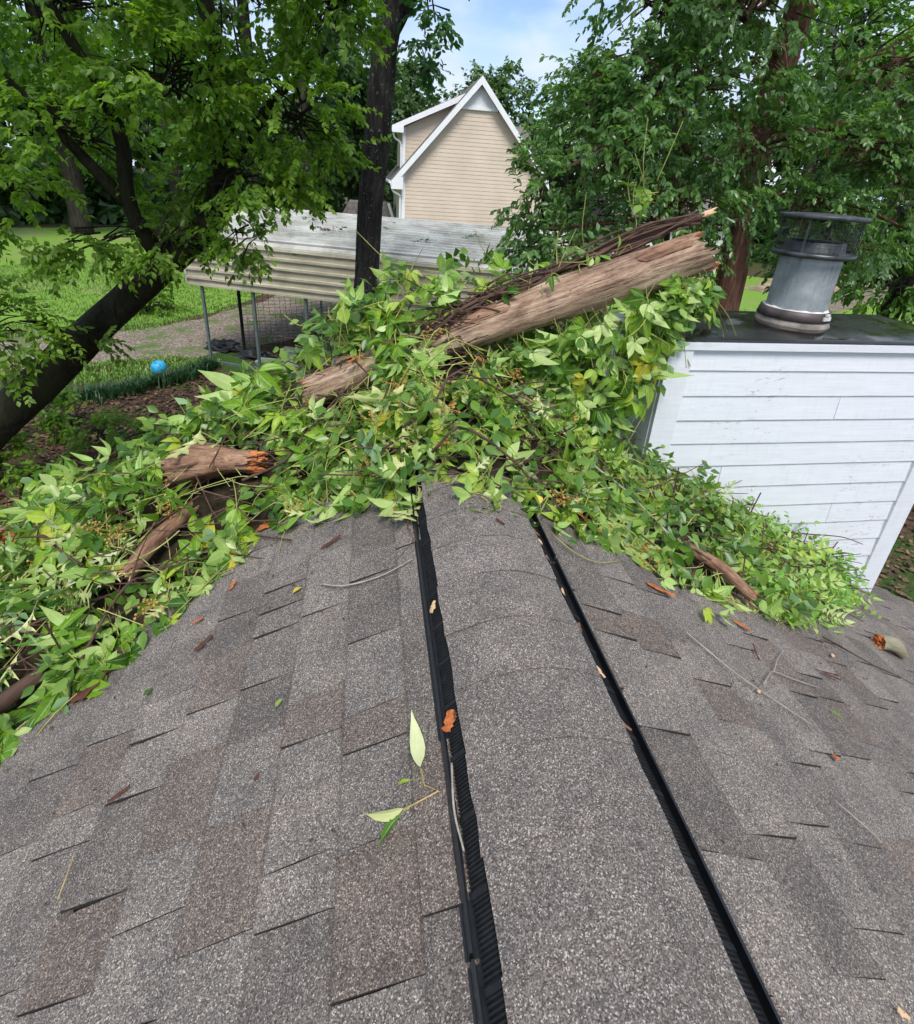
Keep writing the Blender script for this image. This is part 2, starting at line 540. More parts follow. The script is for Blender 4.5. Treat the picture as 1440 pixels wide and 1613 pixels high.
MAT['yleaf'] = M_leaf('yellow_leaf', [(0.0, (0.62, 0.46, 0.03)), (1.0, (0.70, 0.58, 0.06))], None, 0.2, 0.45, False, False)
MAT['stem'] = simple('yellow_green_stem', (0.30, 0.30, 0.075), 0.5, 0, 0.4, 30, 0.35)
MAT['stem_tan'] = simple('tan_stem', (0.42, 0.30, 0.12), 0.55, 0, 0.4, 30, 0.35)
MAT['flower'] = simple('dry_tan_flower', (0.44, 0.27, 0.075), 0.75, 0, 0.2, 60, 0.5)
MAT['litter'] = M_leaf('dead_leaf', [(0.0, (0.045, 0.026, 0.015)), (0.5, (0.11, 0.06, 0.034)), (1.0, (0.22, 0.13, 0.075))], None, 0.0, 0.8)
MAT['grassblade'] = M_leaf('grass_blade', [(0.0, (0.085, 0.18, 0.026)), (0.6, (0.15, 0.27, 0.042)), (1.0, (0.23, 0.35, 0.07))], None, 0.25, 0.5)
MAT['liriope'] = M_leaf('dark_grass_blade', [(0.0, (0.012, 0.045, 0.014)), (0.7, (0.026, 0.085, 0.024)), (1.0, (0.06, 0.13, 0.04))], None, 0.15, 0.45)

def M_ground():
    m = NM('leaf_litter_ground')
    p = m.pos()
    n = m.noise(p, 0.55, 5, 0.6)
    f = m.noise(p, 9, 6, 0.75)
    c = m.ramp(f, [(0.3, (0.030, 0.020, 0.013)), (0.5, (0.085, 0.052, 0.034)), (0.7, (0.17, 0.11, 0.072))])
    gr = m.ramp(f, [(0.3, (0.022, 0.05, 0.010)), (0.7, (0.07, 0.13, 0.028))])
    c = m.mix(m.gray(n, 0.50, 0.60), c, gr)
    m.color(c)
    m.rough(0.95)
    m.spec(0.15)
    m.bump(f, 0.8, 0.06)
    return m.mat
def M_lawn():
    m = NM('lawn_grass')
    p = m.pos()
    n = m.noise(p, 0.35, 5, 0.6)
    f = m.noise(p, 12, 5, 0.75)
    c = m.ramp(f, [(0.3, (0.11, 0.22, 0.03)), (0.55, (0.19, 0.32, 0.048)), (0.75, (0.27, 0.40, 0.08))])
    c = m.mix(m.math('MULTIPLY', m.gray(n, 0.52, 0.66), 0.7), c, (0.27, 0.25, 0.13))
    m.color(c)
    m.rough(0.9)
    m.spec(0.15)
    m.bump(f, 0.8, 0.05)
    return m.mat
def M_gravel():
    m = NM('gravel_drive')
    p = m.pos()
    g = m.sep(m.voro(p, 26))[0]
    n = m.noise(p, 1.1, 6, 0.65)
    c = m.ramp(g, [(0.0, (0.10, 0.075, 0.055)), (0.5, (0.21, 0.165, 0.13)), (1.0, (0.36, 0.30, 0.25))])
    c = m.mix(m.gray(n, 0.5, 0.66), c, (0.085, 0.15, 0.032))
    m.color(c)
    m.rough(0.95)
    m.spec(0.15)
    m.bump(g, 0.6, 0.02)
    return m.mat
MAT['ground'], MAT['lawn'], MAT['gravel'] = M_ground(), M_lawn(), M_gravel()
MAT['dirt'] = simple('tan_bare_dirt', (0.30, 0.225, 0.15), 0.95, 0, 0.1, 1.6, 0.5, 0.4, 'pos')

def M_carport(name, stops, dirt):
    m = NM(name)
    p = m.pos()
    n = m.noise(p, 1.2, 6, 0.7)
    st = m.noise(m.mapping(p, (0.6, 0.6, 5)), 2.0, 6, 0.65)
    c = m.ramp(st, stops)
    c = m.mix(m.math('MULTIPLY', m.gray(n, 0.46, 0.68), dirt), c, (0.16, 0.15, 0.11))
    m.color(c)
    m.rough(0.42)
    m.spec(0.5)
    return m.mat
MAT['carport'] = M_carport('pale_carport_roof_steel', [(0.3, (0.34, 0.33, 0.28)), (0.5, (0.52, 0.51, 0.46)), (0.75, (0.66, 0.65, 0.61))], 0.65)
MAT['carport_side'] = M_carport('beige_carport_side_steel', [(0.3, (0.33, 0.29, 0.20)), (0.5, (0.46, 0.415, 0.30)), (0.75, (0.57, 0.525, 0.40))], 0.5)
MAT['post'] = simple('grey_green_post', (0.13, 0.165, 0.155), 0.5, 0.3, 0.5, 4, 0.3)
MAT['tan'] = simple('tan_lap_siding', (0.64, 0.525, 0.41), 0.6, 0, 0.3, 0.8, 0.08, 0, 'pos')
MAT['trimwhite'] = simple('white_trim_paint', (0.80, 0.80, 0.80), 0.5, 0, 0.4, 2.0, 0.05, 0, 'pos')
MAT['farroof'] = simple('grey_brown_far_shingle', (0.16, 0.14, 0.135), 0.9, 0, 0.2, 5, 0.3, 0, 'pos')
MAT['ball'] = simple('blue_rubber_ball', (0.030, 0.36, 0.62), 0.35, 0, 0.5, 7, 0.15)
MAT['ballmark'] = simple('dark_blue_ball_mark', (0.02, 0.16, 0.33), 0.4)
MAT['net'] = simple('black_net', (0.012, 0.013, 0.013), 0.8, 0, 0.2)
MAT['bench'] = simple('pale_green_board', (0.26, 0.31, 0.22), 0.6, 0, 0.3, 6, 0.25)
MAT['darkgreen'] = simple('dark_green_bin', (0.010, 0.055, 0.034), 0.4, 0, 0.4, 6, 0.25)
MAT['black'] = simple('black_tarp', (0.013, 0.013, 0.014), 0.5, 0, 0.4, 9, 0.4, 0.4)
MAT['redwood'] = simple('reddish_far_shed', (0.20, 0.075, 0.05), 0.7, 0, 0.3, 3, 0.2)
MAT['cream'] = simple('cream_far_wall', (0.62, 0.60, 0.55), 0.7, 0, 0.3, 1, 0.08)
MAT['darkglass'] = simple('dark_glass', (0.02, 0.024, 0.028), 0.1, 0, 0.5)
MAT['paint_silver'] = simple('silver_car_paint', (0.55, 0.57, 0.60), 0.25, 0.3, 0.5)
MAT['tyre'] = simple('black_tyre', (0.015, 0.015, 0.016), 0.8)

# ------------------------------------------------------------------ ground
def in_frame(P, margin=0.0):
    v = Vector(P)-CAM
    z = v.dot(FW)
    if z < 0.05:
        return False
    x = 720+834.3*v.dot(RT)/z
    y = 649.8-834.3*v.dot(UP)/z
    return -margin < x < 1440+margin and -margin < y < 1613+margin

def sheet(name, outline, z, mat, kind='structure', jag=0.25, seed=0, label=None):
    """flat sheet with an uneven outline"""
    pts = []
    n = len(outline)
    for i in range(n):
        a, b = Vector(outline[i]), Vector(outline[(i+1) % n])
        k = max(2, int((b-a).length/0.5))
        for j in range(k):
            p = a.lerp(b, j/k)
            d = mnoise.noise(Vector((p.x*0.9, p.y*0.9, seed)))*jag*2 + mnoise.noise(Vector((p.x*3.1, p.y*3.1, seed+5)))*jag
            nrm = Vector((-(b-a).y, (b-a).x)).normalized()
            pts.append(p+nrm*d)
    o = add(name, [(p.x, p.y, z) for p in pts], [tuple(range(len(pts)))], mat)
    # make sure the face looks up
    if o.data.polygons[0].normal.z < 0:
        o.data.flip_normals()
    return tag(o, label, None, None, kind)

tag(add('ground', [(-260, -160, GROUND), (260, -160, GROUND), (260, 340, GROUND), (-260, 340, GROUND)], [(0, 1, 2, 3)], MAT['ground']), kind='structure')
tag(sheet('lawn', [(-40, 15.6), (-20, 16.2), (-11, 16.8), (-7.4, 17.8), (-5.6, 20.2), (-4.6, 24), (-2.5, 30), (3, 38), (-6, 44), (-16, 46), (-26, 40), (-44, 36)], GROUND+0.004, MAT['lawn'], seed=1))
tag(sheet('lawn', [(9, 12.5), (15, 13.5), (24, 18), (30, 26.5), (24, 34), (16, 34), (11, 25), (8.5, 17)], GROUND+0.004, MAT['lawn'], seed=2))
tag(sheet('gravel_drive', [(-30, 12.3), (-12, 13.2), (-8.2, 13.6), (-6.0, 14.2), (-4.0, 15.2), (-2.0, 17.5), (0.5, 22), (4, 29), (9, 37), (5, 38), (-0.5, 30), (-3.4, 24.5), (-5.2, 19.9), (-7.4, 17.0), (-12, 15.6), (-30, 15.4)], GROUND+0.008, MAT['gravel'], jag=0.18, seed=3))
tag(sheet('gravel_path', [(18, 20.5), (26, 24.5), (36, 30), (37, 32.5), (27, 27.4), (19, 22.5)], GROUND+0.012, MAT['gravel'], jag=0.15, seed=8))
tag(sheet('dirt_patch', [(22, 25.4), (28, 28.2), (36, 33), (34, 37), (26, 32), (21, 28)], GROUND+0.016, MAT['dirt'], jag=0.3, seed=9), kind='structure')

def blades(name, pts, h, w, n_per, mat, spread=0.06, lean=0.5, seed=0, kind='stuff', label=None, cat=None, parent=None):
    r = np.random.default_rng(seed)
    P = np.repeat(np.asarray(pts, dtype=float), n_per, axis=0)
    n = len(P)
    P[:, :2] += r.normal(0, spread, (n, 2))
    an = r.uniform(0, 2*np.pi, n)
    hh = h*r.uniform(0.5, 1.2, n)
    le = lean*r.uniform(0.2, 1.2, n)*hh
    dx, dy = np.cos(an), np.sin(an)
    b0 = P+np.stack([-dy*w/2, dx*w/2, np.zeros(n)], 1)
    b1 = P+np.stack([dy*w/2, -dx*w/2, np.zeros(n)], 1)
    md = P+np.stack([dx*le*0.35, dy*le*0.35, hh*0.65], 1)
    m0 = md+np.stack([-dy*w*0.4, dx*w*0.4, np.zeros(n)], 1)
    m1 = md+np.stack([dy*w*0.4, -dx*w*0.4, np.zeros(n)], 1)
    tp = P+np.stack([dx*le, dy*le, hh*np.clip(1-0.25*le/hh, 0.4, 1)], 1)
    V = np.stack([b0, b1, m0, m1, tp], 1).reshape(-1, 3)
    base = np.arange(n)[:, None]*5
    F = np.concatenate([base+np.array([[0, 1, 3]]), base+np.array([[0, 3, 2]]), base+np.array([[2, 3, 4]])])
    t = np.repeat(r.uniform(0, 1, n), 5)
    o = numpy_mesh(name, V, F, mat, parent, t)
    return tag(o, label, cat, None, kind)

def poly_scatter(outline, n, seed, z):
    r = np.random.default_rng(seed)
    o = np.array(outline)
    lo, hi = o.min(0), o.max(0)
    out = []
    while len(out) < n:
        p = r.uniform(lo, hi)
        c = False
        j = len(o)-1
        for i in range(len(o)):
            if (o[i, 1] > p[1]) != (o[j, 1] > p[1]) and p[0] < (o[j, 0]-o[i, 0])*(p[1]-o[i, 1])/(o[j, 1]-o[i, 1])+o[i, 0]:
                c = not c
            j = i
        if c:
            out.append((p[0], p[1], z))
    return out
g_pts = poly_scatter([(-12, 15.4), (-7.3, 16.9), (-5.0, 20.2), (-5.4, 21.0), (-7.6, 18.6), (-12, 17.4)], 900, 17, GROUND) + poly_scatter([(-16, 18.3), (-7.6, 18.6), (-5.0, 21.4), (-3, 29), (-12, 31), (-18, 26)], 5200, 11, GROUND) \
    + poly_scatter([(-8.0, 12.4), (-5.0, 12.9), (-4.2, 14.3), (-5.6, 14.5), (-7.8, 13.8)], 900, 12, GROUND) \
    + poly_scatter([(9, 12.5), (15, 13.5), (22, 20), (14, 24), (9, 17)], 1500, 13, GROUND)
tag(blades('grass', g_pts, 0.10, 0.028, 4, MAT['grassblade'], 0.11, 0.7, 14, label='short bright green lawn grass beyond the gravel drive', cat='grass'))
# liriope edging: a row of dark tufts in front of the carport
edge = [Vector(p) for p in ((-8.4, 11.3), (-7.2, 11.4), (-6.3, 11.62), (-5.6, 12.0), (-5.0, 12.6), (-4.62, 13.2), (-4.35, 13.75))]
lp = []
for i in range(len(edge)-1):
    for j in range(22):
        p = edge[i].lerp(edge[i+1], (j+rnd.random())/22)
        lp.append((p.x+rnd.gauss(0, 0.09), p.y+rnd.gauss(0, 0.12), GROUND))
tag(blades('border_grass', lp, 0.34, 0.022, 26, MAT['liriope'], 0.07, 0.9, 15, label='low dark green edging grass curving along the mulch bed', cat='edging grass'))

def litter(name, pts, size, mat, seed, label):
    r = np.random.default_rng(seed)
    P = np.asarray(pts, dtype=float)
    n = len(P)
    an = r.uniform(0, 2*np.pi, n)
    s = size*r.uniform(0.5, 1.3, n)
    d = np.stack([np.cos(an), np.sin(an), r.normal(0, 0.25, n)], 1)
    e = np.stack([-np.sin(an), np.cos(an), r.normal(0, 0.3, n)], 1)*0.35
    P[:, 2] += 0.03+r.uniform(0, 0.03, n)
    V = np.stack([P-d*s[:, None]*0.5, P+e*s[:, None], P+d*s[:, None]*0.5, P-e*s[:, None]], 1).reshape(-1, 3)
    b = np.arange(n)[:, None]*4
    F = np.concatenate([b+np.array([[0, 3, 2]]), b+np.array([[0, 2, 1]])])
    o = numpy_mesh(name, V, F, mat, None, np.repeat(r.uniform(0, 1, n), 4))
    return tag(o, label, 'leaf litter', None, 'stuff')
litter('leaf_litter', poly_scatter([(-9, 6), (-1, 6), (-0.5, 12), (-4.2, 13.4), (-6.4, 11.4), (-9.5, 11)], 9000, 21, GROUND), 0.10, MAT['litter'], 22, 'brown dead leaves covering the bed below the roof edge')
litter('leaf_litter', poly_scatter([(4, 3), (14, 3), (15, 10), (4, 9)], 7000, 23, GROUND), 0.10, MAT['litter'], 24, 'brown dead leaves on the ground beyond the white chimney')

# ------------------------------------------------------------------ the roof we stand on
RAKE = 2.24
C_, S_ = math.cos(ROOF_PITCH), math.sin(ROOF_PITCH)
def roof_pt(sg, s, y, n=0.0):
    return Vector((sg*(s*C_+n*S_), y, -s*S_+n*C_))
def roof_frame(sg):
    if sg > 0:
        return Matrix(((C_, 0, S_), (0, 1, 0), (-S_, 0, C_)))
    return Matrix(((-C_, 0, -S_), (0, -1, 0), (-S_, 0, C_)))
def roof_z(x):
    return -abs(x)*TAN

EAVE = 4.6          # along the slope
b = MB()
for sg in (1, -1):
    q = [roof_pt(sg, 0, -2.2, -0.012), roof_pt(sg, EAVE, -2.2, -0.012), roof_pt(sg, EAVE, RAKE-0.012, -0.012), roof_pt(sg, 0, RAKE-0.012, -0.012),
         roof_pt(sg, 0, -2.2, -0.16), roof_pt(sg, EAVE, -2.2, -0.16), roof_pt(sg, EAVE, RAKE-0.012, -0.16), roof_pt(sg, 0, RAKE-0.012, -0.16)]
    fs = [(0, 1, 2, 3), (7, 6, 5, 4), (1, 5, 6, 2), (3, 2, 6, 7), (0, 4, 5, 1)]
    if sg < 0:
        fs = [f[::-1] for f in fs]
    b.raw(q, fs)
roof = b.build('roof', MAT['asphalt_edge'])
tag(roof, 'grey asphalt shingle roof with a black ridge vent under the fallen vines', None, None, 'structure')
# rake boards and gable wall of the house below
b = MB()
for sg in (1, -1):
    b.raw([roof_pt(sg, 0.0, RAKE-0.010, -0.016), roof_pt(sg, EAVE, RAKE-0.010, -0.016), roof_pt(sg, EAVE, RAKE+0.012, -0.016), roof_pt(sg, 0.0, RAKE+0.012, -0.016),
           roof_pt(sg, 0.0, RAKE-0.010, -0.22), roof_pt(sg, EAVE, RAKE-0.010, -0.22), roof_pt(sg, EAVE, RAKE+0.012, -0.22), roof_pt(sg, 0.0, RAKE+0.012, -0.22)],
          [(0, 1, 2, 3), (7, 6, 5, 4), (3, 2, 6, 7), (1, 5, 6, 2), (0, 4, 5, 1), (0, 3, 7, 4)])
b.build('rake_board', MAT['trimwhite'], roof)
hx = (EAVE-0.35)*C_
b = MB()
b.raw([(-hx, RAKE-0.3, GROUND), (hx, RAKE-0.3, GROUND), (hx, RAKE-0.3, -hx*TAN-0.2), (0, RAKE-0.3, -0.2), (-hx, RAKE-0.3, -hx*TAN-0.2),
       (-hx, -2.0, GROUND), (hx, -2.0, GROUND), (hx, -2.0, -hx*TAN-0.2), (0, -2.0, -0.2), (-hx, -2.0, -hx*TAN-0.2)],
      [(4, 3, 2, 1, 0), (5, 6, 7, 8, 9), (0, 5, 9, 4), (1, 2, 7, 6)])
tag(b.build('house_wall', MAT['white']), kind='structure')

EXPO = 0.143
def shingle_mesh(w, tooth, seed):
    """one tab: top sheet with a dark granule band under the course above, thin darkened rims, butt and side edges"""
    r = random.Random(seed)
    us = [-0.5, -0.5+0.0035/w, -0.2, 0.2, 0.5-0.0035/w, 0.5]
    nu = len(us)
    top = 0.0086 if tooth else 0.0056
    taper = 0.010 if tooth else -0.006
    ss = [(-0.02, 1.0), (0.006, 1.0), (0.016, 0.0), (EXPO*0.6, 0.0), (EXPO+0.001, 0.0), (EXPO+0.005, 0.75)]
    V, F, B = [], [], []
    for s, bd in ss:
        t = max(0, s)/EXPO
        for k, u in enumerate(us):
            ww = w-taper*t-0.0005
            du = r.uniform(-0.0012, 0.0012) if k in (0, nu-1) and s > 0 else 0
            ds = r.uniform(-0.0018, 0.0018) if s > EXPO else 0
            n = (0.0012+(top-0.0012)*t) if s >= 0 else 0.0004
            V.append((s+ds, u*ww+du, n+r.uniform(-0.0004, 0.0004)*t))
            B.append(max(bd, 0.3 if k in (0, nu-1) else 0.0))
    R = len(ss)
    for i in range(R-1):
        for k in range(nu-1):
            a = i*nu+k
            F.append((a, a+nu, a+nu+1, a+1))
    ntop = len(F)
    m = len(V)
    for k in range(nu):
        v = V[(R-1)*nu+k]
        V.append((v[0]-0.001, v[1], -0.004))
        B.append(1.0)
    for k in range(nu-1):
        F.append(((R-1)*nu+k, m+k, m+k+1, (R-1)*nu+k+1))
    m2 = len(V)
    for side in (0, nu-1):
        for i in range(R):
            v = V[i*nu+side]
            V.append((v[0], v[1], -0.004))
            B.append(1.0)
    for i in range(R-1):
        a, b_ = i*nu, (i+1)*nu
        F.append((a, m2+i, m2+i+1, b_))
        a, b_ = i*nu+nu-1, (i+1)*nu+nu-1
        F.append((a, b_, m2+R+i+1, m2+R+i))
    return V, F, B, ntop
WID = [0.085, 0.11, 0.135, 0.16, 0.185, 0.215, 0.25]
SH = {}
for wi, w in enumerate(WID):
    for tooth in (0, 1):
        V, F, B, ntop = shingle_mesh(w, tooth, wi*2+tooth)
        me = bpy.data.meshes.new('shingle')
        me.from_pydata(V, [], F)
        me.materials.append(MAT['shingle'])
        me.materials.append(MAT['asphalt_edge'])
        me.polygons.foreach_set('material_index', [0]*ntop+[1]*(len(F)-ntop))
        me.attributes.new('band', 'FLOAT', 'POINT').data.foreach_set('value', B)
        SH[wi, tooth] = (me, np.array(V), F, B, ntop)
field_v, field_f, field_t, field_m, field_b = [], [], [], [], []
n_single = 0
SINGLE_LIMIT = 300
cands = []
for sg in (1, -1):
    fr = roof_frame(sg)
    s0 = 0.258-EXPO if sg < 0 else 0.235-EXPO
    ci = 0
    s = s0
    while s < EAVE-0.05:
        y = -0.9-rnd.random()*0.2
        tooth = rnd.random() < 0.5
        while y < RAKE-0.03:
            wi = rnd.choice([0, 1, 2, 2, 3, 3, 4, 4, 5, 6])
            w = WID[wi]
            if y+w > RAKE:
                fit = [k for k in range(len(WID)) if y+WID[k] <= RAKE+0.012]
                if not fit:
                    break
                wi = fit[-1]
                w = WID[wi]
            yc = y+w/2
            org = roof_pt(sg, s, yc)
            ctr = roof_pt(sg, s+EXPO/2, yc)
            cands.append((sg, s, yc, wi, int(tooth), org, ctr))
            y += w
            tooth = (not tooth) if rnd.random() < 0.8 else tooth
        s += EXPO
def pile_front(x):
    xs = [-3.0, -1.9, -1.45, -1.3, -1.17, -.98, -.77, -.67, -.5, -.37, -.16, 0.02, .18, .35, .55, .74, 1.0, 1.43, 1.9, 2.3, 2.6]
    ys = [1.6, 1.05, 1.0, 1.09, 1.20, 1.33, 1.51, 1.66, 1.66, 1.60, 1.44, 1.28, 1.32, 1.38, 1.30, 1.24, 1.27, 1.36, 1.66, 1.95, 2.1]
    return float(np.interp(x, xs, ys))
def visible(c):
    P = c[6]
    if not in_frame(P, 60):
        return -1
    if P.y > pile_front(P.x)+0.25 and P.x < 2.3:
        return -1
    return 1/(P-CAM).length
cands.sort(key=visible, reverse=True)
for i, (sg, s, yc, wi, tooth, org, ctr) in enumerate(cands):
    me, V, F, B, ntop = SH[wi, tooth]
    fr = roof_frame(sg)
    if i < SINGLE_LIMIT and visible(cands[i]) > 0:
        link('shingle', me, roof, org, fr)
    else:
        n = len(field_t)
        A = np.array(fr)
        W = V @ A.T + np.array(org)
        field_f += [tuple(k+n for k in f) for f in F]
        field_m += [0]*ntop+[1]*(len(F)-ntop)
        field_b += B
        field_v += [tuple(v) for v in W]
        field_t += [rnd.random()]*len(V)
fo = add('shingle_field', field_v, field_f, [MAT['shingle'], MAT['asphalt_edge']], roof, field_m)
fo['kind'] = 'stuff'
at = fo.data.attributes.new('tint', 'FLOAT', 'POINT')
at.data.foreach_set('value', field_t)
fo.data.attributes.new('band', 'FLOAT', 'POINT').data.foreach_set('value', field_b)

# ridge vent: cap shingles over a black plastic vent with louvres and upright baffles
vent = bpy.data.objects.new('ridge_vent', None)
COL.objects.link(vent)
vent.parent = roof
tag(vent, 'black plastic ridge vent capped with grey shingles')
def cap_z(x):
    return 0.006-(math.sqrt(x*x+0.17**2)-0.17)*0.76
CAPW = 0.152
def cap_mesh(seed):
    r = random.Random(seed)
    nx = 15
    ln = 0.155
    V, F = [], []
    for j, (yy, dz) in enumerate(((0.0, 0.0030), (0.05, 0.0021), (0.10, 0.0010), (ln, 0.0))):
        for i in range(nx):
            x = (i/(nx-1)-0.5)*2*CAPW
            if i in (0, nx-1):
                x += r.uniform(-0.002, 0.002)
            jy = r.uniform(-0.0015, 0.0015) if j == 0 else 0
            V.append((x, yy+jy, cap_z(x)+dz+0.0012*mnoise.noise(Vector((x*14, yy*14, seed)))))
    R = 4
    for j in range(R-1):
        for i in range(nx-1):
            a = j*nx+i
            F.append((a, a+1, a+nx+1, a+nx))
    m = len(V)
    for i in range(nx):
        v = V[i]
        V.append((v[0], v[1]+0.0006, v[2]-0.0035))
    for i in range(nx-1):
        F.append((i, m+i, m+i+1, i+1))
    m2 = len(V)
    for side in (0, nx-1):
        for j in range(R):
            v = V[j*nx+side]
            V.append((v[0]*0.994, v[1], v[2]-0.0065))
    for j in range(R-1):
        F.append((j*nx, (j+1)*nx, m2+j+1, m2+j))
        F.append((j*nx+nx-1, m2+R+j, m2+R+j+1, (j+1)*nx+nx-1))
    return V, F
caps = []
for k in range(5):
    V, F = cap_mesh(k)
    me = bpy.data.meshes.new('cap_shingle')
    me.from_pydata(V, [], F)
    me.materials.append(MAT['cap'])
    me.materials.append(MAT['asphalt_edge'])
    me.polygons.foreach_set('material_index', [0]*56+[1]*(len(F)-56))
    caps.append(me)
k = 0
y = 0.29-0.14*5
while y < RAKE-0.02:
    o = link('cap_shingle', caps[k % 5], vent, (rnd.uniform(-0.0015, 0.0015), y+rnd.uniform(-0.006, 0.006), rnd.uniform(0, 0.0008)), (rnd.uniform(-0.003, 0.003), rnd.uniform(-0.006, 0.006), rnd.uniform(-0.006, 0.006)))
    k += 1
    y += 0.14
def vent_z(x):
    return -abs(x)*TAN
for sg in (1, -1):
    # louvre strip: sloping base with cross ribs
    b = MB()
    x0, z0 = 0.146, cap_z(0.146)-0.010
    x1, z1 = (0.177 if sg > 0 else 0.169), vent_z(0.169)+0.010
    y0, y1 = -0.5, RAKE-0.01
    b.raw([(sg*x0, y0, z0), (sg*x1, y0, z1), (sg*x1, y1, z1), (sg*x0, y1, z0)], [(0, 1, 2, 3) if sg > 0 else (3, 2, 1, 0)])
    yy = y0+0.004
    i = 0
    while yy < y1-0.01:
        thick = 0.0028 if i % 16 else 0.008
        hgt = 0.0036 if i % 16 else 0.007
        a_, c_ = Vector((sg*x0, yy, z0)), Vector((sg*x1, yy, z1))
        d = (c_-a_).normalized()
        nrm = Vector((sg*abs(d.z), 0, abs(d.x)))
        b.bar(a_+nrm*hgt*0.4, c_+nrm*hgt*0.4, thick, hgt)
        yy += 0.0062
        i += 1
    b.build('louver_strip', MAT['plastic_matte'], vent)
    # upright baffle in sections with a small gap between them
    secs = [(-0.5, 0.04), (0.047, 1.105), (1.118, 2.22)] if sg > 0 else [(-0.5, 0.33), (0.336, 1.50), (1.507, 2.22)]
    for si, (ya, yb) in enumerate(secs):
        b = MB()
        off = 0.0012*si+(0.009 if sg > 0 else 0.0)
        prof = [(dx_+(off if dx_ > 0.17 else 0), vent_z(dx_)+dz_) for dx_, dz_ in ((0.166, 0.004), (0.1765, 0.006), (0.1795, 0.026), (0.1835, 0.028), (0.1845, 0.006), (0.1875, 0.0055), (0.188, -0.004), (0.166, -0.004))]
        ny = 24
        V, F = [], []
        for j in range(ny+1):
            yj = ya+(yb-ya)*j/ny
            wv = 0.0012*mnoise.noise(Vector((yj*3.0, sg*4.0, si)))
            for (px_, pz_) in prof:
                V.append((sg*(px_+wv), yj, pz_))
        np_ = len(prof)
        for j in range(ny):
            for q in range(np_):
                q2 = (q+1) % np_
                f = (j*np_+q, (j+1)*np_+q, (j+1)*np_+q2, j*np_+q2)
                F.append(f if sg < 0 else f[::-1])
        F.append(tuple(range(np_)) if sg < 0 else tuple(range(np_))[::-1])
        F.append(tuple(ny*np_+q for q in range(np_))[::-1] if sg < 0 else tuple(ny*np_+q for q in range(np_)))
        add('baffle', V, F, MAT['plastic'], vent)

# ------------------------------------------------------------------ chimney chase with flue
CX0, CX1, CY0, CY1, CTOP = 1.005, 2.635, 2.08, 2.66, 0.285
chim = empty('chimney', (CX0, CY0, 0), 'white clapboard chimney box with a galvanised metal flue on top', 'chimney')
ORG = Vector((CX0, CY0, 0))
def chim_part(mb, name, mat, parent=chim, smooth=False):
    o = mb.build(name, mat, None, smooth)
    o.parent = chim if parent is None else parent
    o.matrix_parent_inverse = Matrix.Translation(-ORG)
    return o
b = MB()
b.raw([(CX0+.01, CY0+.01, -2.2), (CX1-.01, CY0+.01, -2.2), (CX1-.01, CY1-.01, -2.2), (CX0+.01, CY1-.01, -2.2),
       (CX0+.01, CY0+.01, CTOP-.02), (CX1-.01, CY0+.01, CTOP-.02), (CX1-.01, CY1-.01, CTOP-.02), (CX0+.01, CY1-.01, CTOP-.02)],
      [(0, 1, 5, 4), (1, 2, 6, 5), (2, 3, 7, 6), (3, 0, 4, 7), (4, 5, 6, 7)])
chim_part(b, 'chase_core', MAT['white'])
def clap(p0, p1, out, ztop, h, seed):
    """a clapboard from p0 to p1 (xy), outward normal out, tilted so the butt stands proud"""
    r = random.Random(seed)
    n = 10
    V, F = [], []
    for k in range(n+1):
        q = Vector(p0).lerp(Vector(p1), k/n)
        j = r.uniform(-0.0012, 0.0012)
        for (o_, z_) in ((0.004, ztop+0.012), (0.0125+j, ztop-h+j), (0.0100, ztop-h-0.0035+j), (0.0, ztop-h-0.003)):
            V.append((q.x+out[0]*o_, q.y+out[1]*o_, z_))
    for k in range(n):
        for c in range(3):
            a = k*4+c
            F.append((a, a+1, a+5, a+4))
    F.append((0, 3, 2, 1))
    F.append((n*4, n*4+1, n*4+2, n*4+3))
    return V, F
TR = 0.085
zt = CTOP-0.036
row = 0
while zt > -1.6:
    h = 0.098 if row == 0 else 0.125
    for (p0, p1, out) in (((CX0+TR-.02, CY0), (CX1-TR+.02, CY0), (0, -1)), ((CX0, CY1-TR+.02), (CX0, CY0+TR-.02), (-1, 0)), ((CX1, CY0+TR-.02), (CX1, CY1-TR+.02), (1, 0))):
        # boards stop where the roof covers them
        if out == (0, -1) and zt < roof_z(CX1)-0.05:
            continue
        spans = [(p0, p1)]
        if out == (0, -1) and row in (2, 5, 7, 10):      # butt joint
            xj = (1.95, 1.42, 2.15, 1.7)[(2, 5, 7, 10).index(row)]
            spans = [(p0, (xj-0.001, CY0)), ((xj+0.001, CY0), p1)]
        for q0, q1 in spans:
            V, F = clap(q0, q1, out, zt+rnd.uniform(-0.001, 0.001), h, row*3+out[0])
            o = add('clapboard', V, F, MAT['white'])
            o.parent = chim
            o.matrix_parent_inverse = Matrix.Translation(-ORG)
    zt -= h
    row += 1
b = MB()
for (cx, cy, w, d) in ((CX0+TR/2-.006, CY0-.010, TR+.03, .026), (CX1-TR/2+.006, CY0-.010, TR+.03, .026), (CX0-.0115, CY0+TR/2+.004, .025, TR), (CX1+.0115, CY0+TR/2+.004, .025, TR),
                       (CX0-.0115, CY1-TR/2, .025, TR), (CX1+.0115, CY1-TR/2, .025, TR)):
    bb = MB()
    bb.box((cx, cy, (CTOP-.03-2.2)/2-0.002), (w, d, CTOP-.03+2.2))
    chim_part(bb, 'corner_board', MAT['white'])
b = MB()
